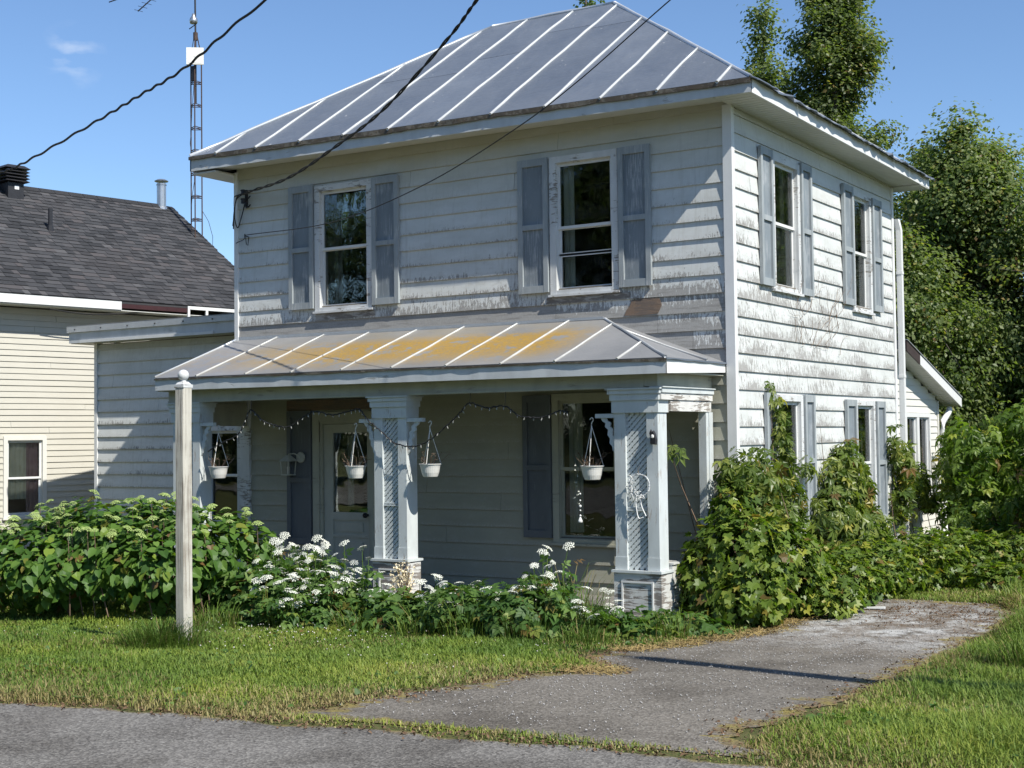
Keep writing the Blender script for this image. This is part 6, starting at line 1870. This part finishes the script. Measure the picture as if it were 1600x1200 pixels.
def tuft(name, label, cx, cy, n, rad_, hh, seed, dark=.2, dryp=.1, group=None):
    rg = np.random.default_rng(seed)
    z = float(gz(cx, cy)); t = thing(name, label, 'grass', (cx, cy, z), group)
    a0 = rg.uniform(0, 6.28, n); q = np.sqrt(rg.random(n)) * rad_
    bx, by = cx + q * np.cos(a0), cy + q * np.sin(a0)
    hgt = hh * rg.uniform(.45, 1.15, n) * (1 - .5 * (q / rad_) ** 2); a = a0 + rg.normal(size=n) * .9; le = hgt * rg.uniform(.3, 1.1, n)
    o3 = np.stack([np.cos(a), np.sin(a), 0 * a], 1); s3 = np.stack([-np.sin(a), np.cos(a), 0 * a], 1) * rg.uniform(.002, .004, n)[:, None]
    b = np.stack([bx, by, np.full(n, z)], 1); up_ = np.array([0, 0, 1.])
    m1 = b + o3 * (le * .18)[:, None] + up_ * (hgt * .5)[:, None]; m2 = b + o3 * (le * .55)[:, None] + up_ * (hgt * .85)[:, None]; tp = b + o3 * le[:, None] + up_ * (hgt * .86)[:, None]
    V = np.stack([b - s3, b + s3, m1 + s3, m1 - s3, m2 + s3 * .7, m2 - s3 * .7, tp], 1).reshape(-1, 3)
    Fi = ((np.arange(n) * 7)[:, None, None] + np.array([[0, 1, 2], [0, 2, 3], [3, 2, 4], [3, 4, 5], [5, 4, 6]])[None]).reshape(-1, 3)
    tris_mesh('blades', V, Fi, 'grass_blade', t, (cx, cy, z), {'rnd': np.repeat(rg.uniform(0, dark * 2, n), 5), 'dry': np.repeat((rg.random(n) < dryp) * .8, 5)}, 'stuff')
    return t
tuft('grass_tuft', 'long dark grass tuft round the foot of the wooden lawn post', -3.16, -5.36, 1100, .38, .31, 1, .16, .10)
tuft('grass_tuft', 'tall grass tuft in the shade before the hydrangea bush', -4.35, -3.55, 260, .35, .30, 2, .2, .15)
tuft('grass_tuft', 'wispy tall grass beside the last porch pedestal', -.75, -2.25, 260, .28, .75, 3, .25, .3)
tuft('grass_tuft', 'thick tall grass clump on the bank beside the driveway', 3.75, -2.6, 900, .45, .42, 4, .25, .1)
tuft('grass_tuft', 'tall grass clump high on the bank at the frame edge', 3.45, -.6, 700, .5, .5, 5, .3, .12)
tuft('grass_tuft', 'grass clump at the edge of the bed and the driveway', -.35, -2.75, 300, .25, .24, 6, .3, .1)

for i, (x_, y_, h_) in enumerate([(-2.9, -2.95, .30), (-2.1, -2.98, .34), (-1.55, -2.95, .45), (-.95, -2.85, .40), (-3.7, -3.1, .28), (.15, -1.95, .32)]):
    tuft('grass_tuft', 'loose tall grass blades rising from the front edge of the flower bed', x_, y_, 170, .26, h_, 20 + i, .3, .12, 'grass tufts along the flower bed')

# ------------------------------------------------------------------ clover, dead leaves, gravel
def small_bits(name, n, sampler, mat, tv, tf, size, flat, lift, seed, kind='stuff'):
    rg = np.random.default_rng(seed)
    x, y = sampler(n, rg)
    P = np.stack([x, y, gz(x, y) + lift * rg.uniform(.6, 1.2, len(x))], 1)
    N = rg.normal(size=P.shape) * flat + np.array([0, 0, 1.]); T = rg.normal(size=P.shape)
    B, T, N = basis(N, T); S = rg.uniform(size[0], size[1], len(x))
    V = P[:, None] + S[:, None, None] * (tv[None, :, 0:1] * B[:, None] + tv[None, :, 1:2] * T[:, None] + tv[None, :, 2:3] * N[:, None])
    Fi = (np.arange(len(x)) * len(tv))[:, None, None] + tf[None]
    return tris_mesh(name, V.reshape(-1, 3), Fi.reshape(-1, 3), mat, None, (0, 0, 0), {'rnd': np.repeat(rg.random(len(x)), len(tf))}, kind)
octv = np.array([(1, 0, 0), (-1, 0, 0), (0, 1, 0), (0, -1, 0), (0, 0, .8), (0, 0, -.8)], float); octf = np.array([(0, 2, 4), (2, 1, 4), (1, 3, 4), (3, 0, 4), (2, 0, 5), (1, 2, 5), (3, 1, 5), (0, 3, 5)])
def s_clover(n, rg):
    x = np.concatenate([rg.normal(-3.6, .8, n // 2), rg.uniform(-5.2, .3, n - n // 2)]); y = np.concatenate([-3.5 + rg.normal(0, .38, n // 2) + (-3.6 - x[:n // 2]) * .1, rg.uniform(-5.6, -3.0, n - n // 2)])
    k = (y - road_edge(x) > .3) & (x < dl(y) - .2); return x[k], y[k]
small_bits('clover_flowers', 190, s_clover, 'clover_white', octv, octf, (.005, .010), .3, .055, 3)
def s_weeds(n, rg):
    x = rg.uniform(-8, 6, n); y = rg.uniform(-8.3, 3, n); k = (y - road_edge(x) > .1) & ((x < dl(y) - .1) | (x > dr(y) + .1)) & (lattice_noise(x, y, 1.6, 31) > .55); return x[k], y[k]
hv, hf = T_heart(); small_bits('lawn_weeds', 15000, s_weeds, 'weed_leaf', hv, hf, (.016, .055), .45, .032, 13)
def s_edge(n, rg):
    y = rg.uniform(-7.7, 1.9, n); sd = rg.random(n) < .62
    x = np.where(sd, dl(y) + rg.normal(.02, .11, n), dr(y) - rg.normal(.02, .12, n))
    x2 = rg.uniform(-3, 3.2, n // 3); y2 = road_edge(x2) + rg.normal(.02, .06, n // 3)
    x3 = rg.uniform(1.3, 2.6, n // 3); y3 = rg.normal(.9, .55, n // 3)
    return np.concatenate([x, x2, x3]), np.concatenate([y, y2, y3])
lv, lf = T_simple(); lv = lv.copy(); lv[:, 1] -= .5; lv[:, 2] *= 3
small_bits('dead_leaves', 2400, s_edge, 'dead_leaf', lv, lf, (.012, .036), .35, .014, 4)
def s_straw(n, rg):
    y = np.concatenate([rg.uniform(-3.2, .3, n), rg.normal(-4.75, .12, n // 2)]); x = np.concatenate([dl(y[:n]) + rg.normal(.04, .10, n), rg.uniform(.2, 1.1, n // 2)]); return x, y
sv = np.array([(-.03, -.5, 0), (.03, -.5, 0), (.03, .5, .02), (-.03, .5, .02)], float); sf = np.array([(0, 1, 2), (0, 2, 3)])
MT['straw'] = simple('straw', (.27, .195, .075), .9, 0, .3, 20)
small_bits('straw_litter', 1900, s_straw, 'straw', sv, sf, (.04, .12), .25, .02, 5)
def s_drive(n, rg):
    y = rg.uniform(-7.5, 1.9, n); t = rg.random(n); x = dl(y) + .05 + (dr(y) - dl(y) - .1) * t
    k = rg.random(n) < np.interp(y, [-7.5, -4, -2, 1], [.35, .45, .8, 1.0]); return x[k], y[k]
small_bits('gravel', 5200, s_drive, 'stone_grey', octv, octf, (.003, .0085), .6, .012, 6)
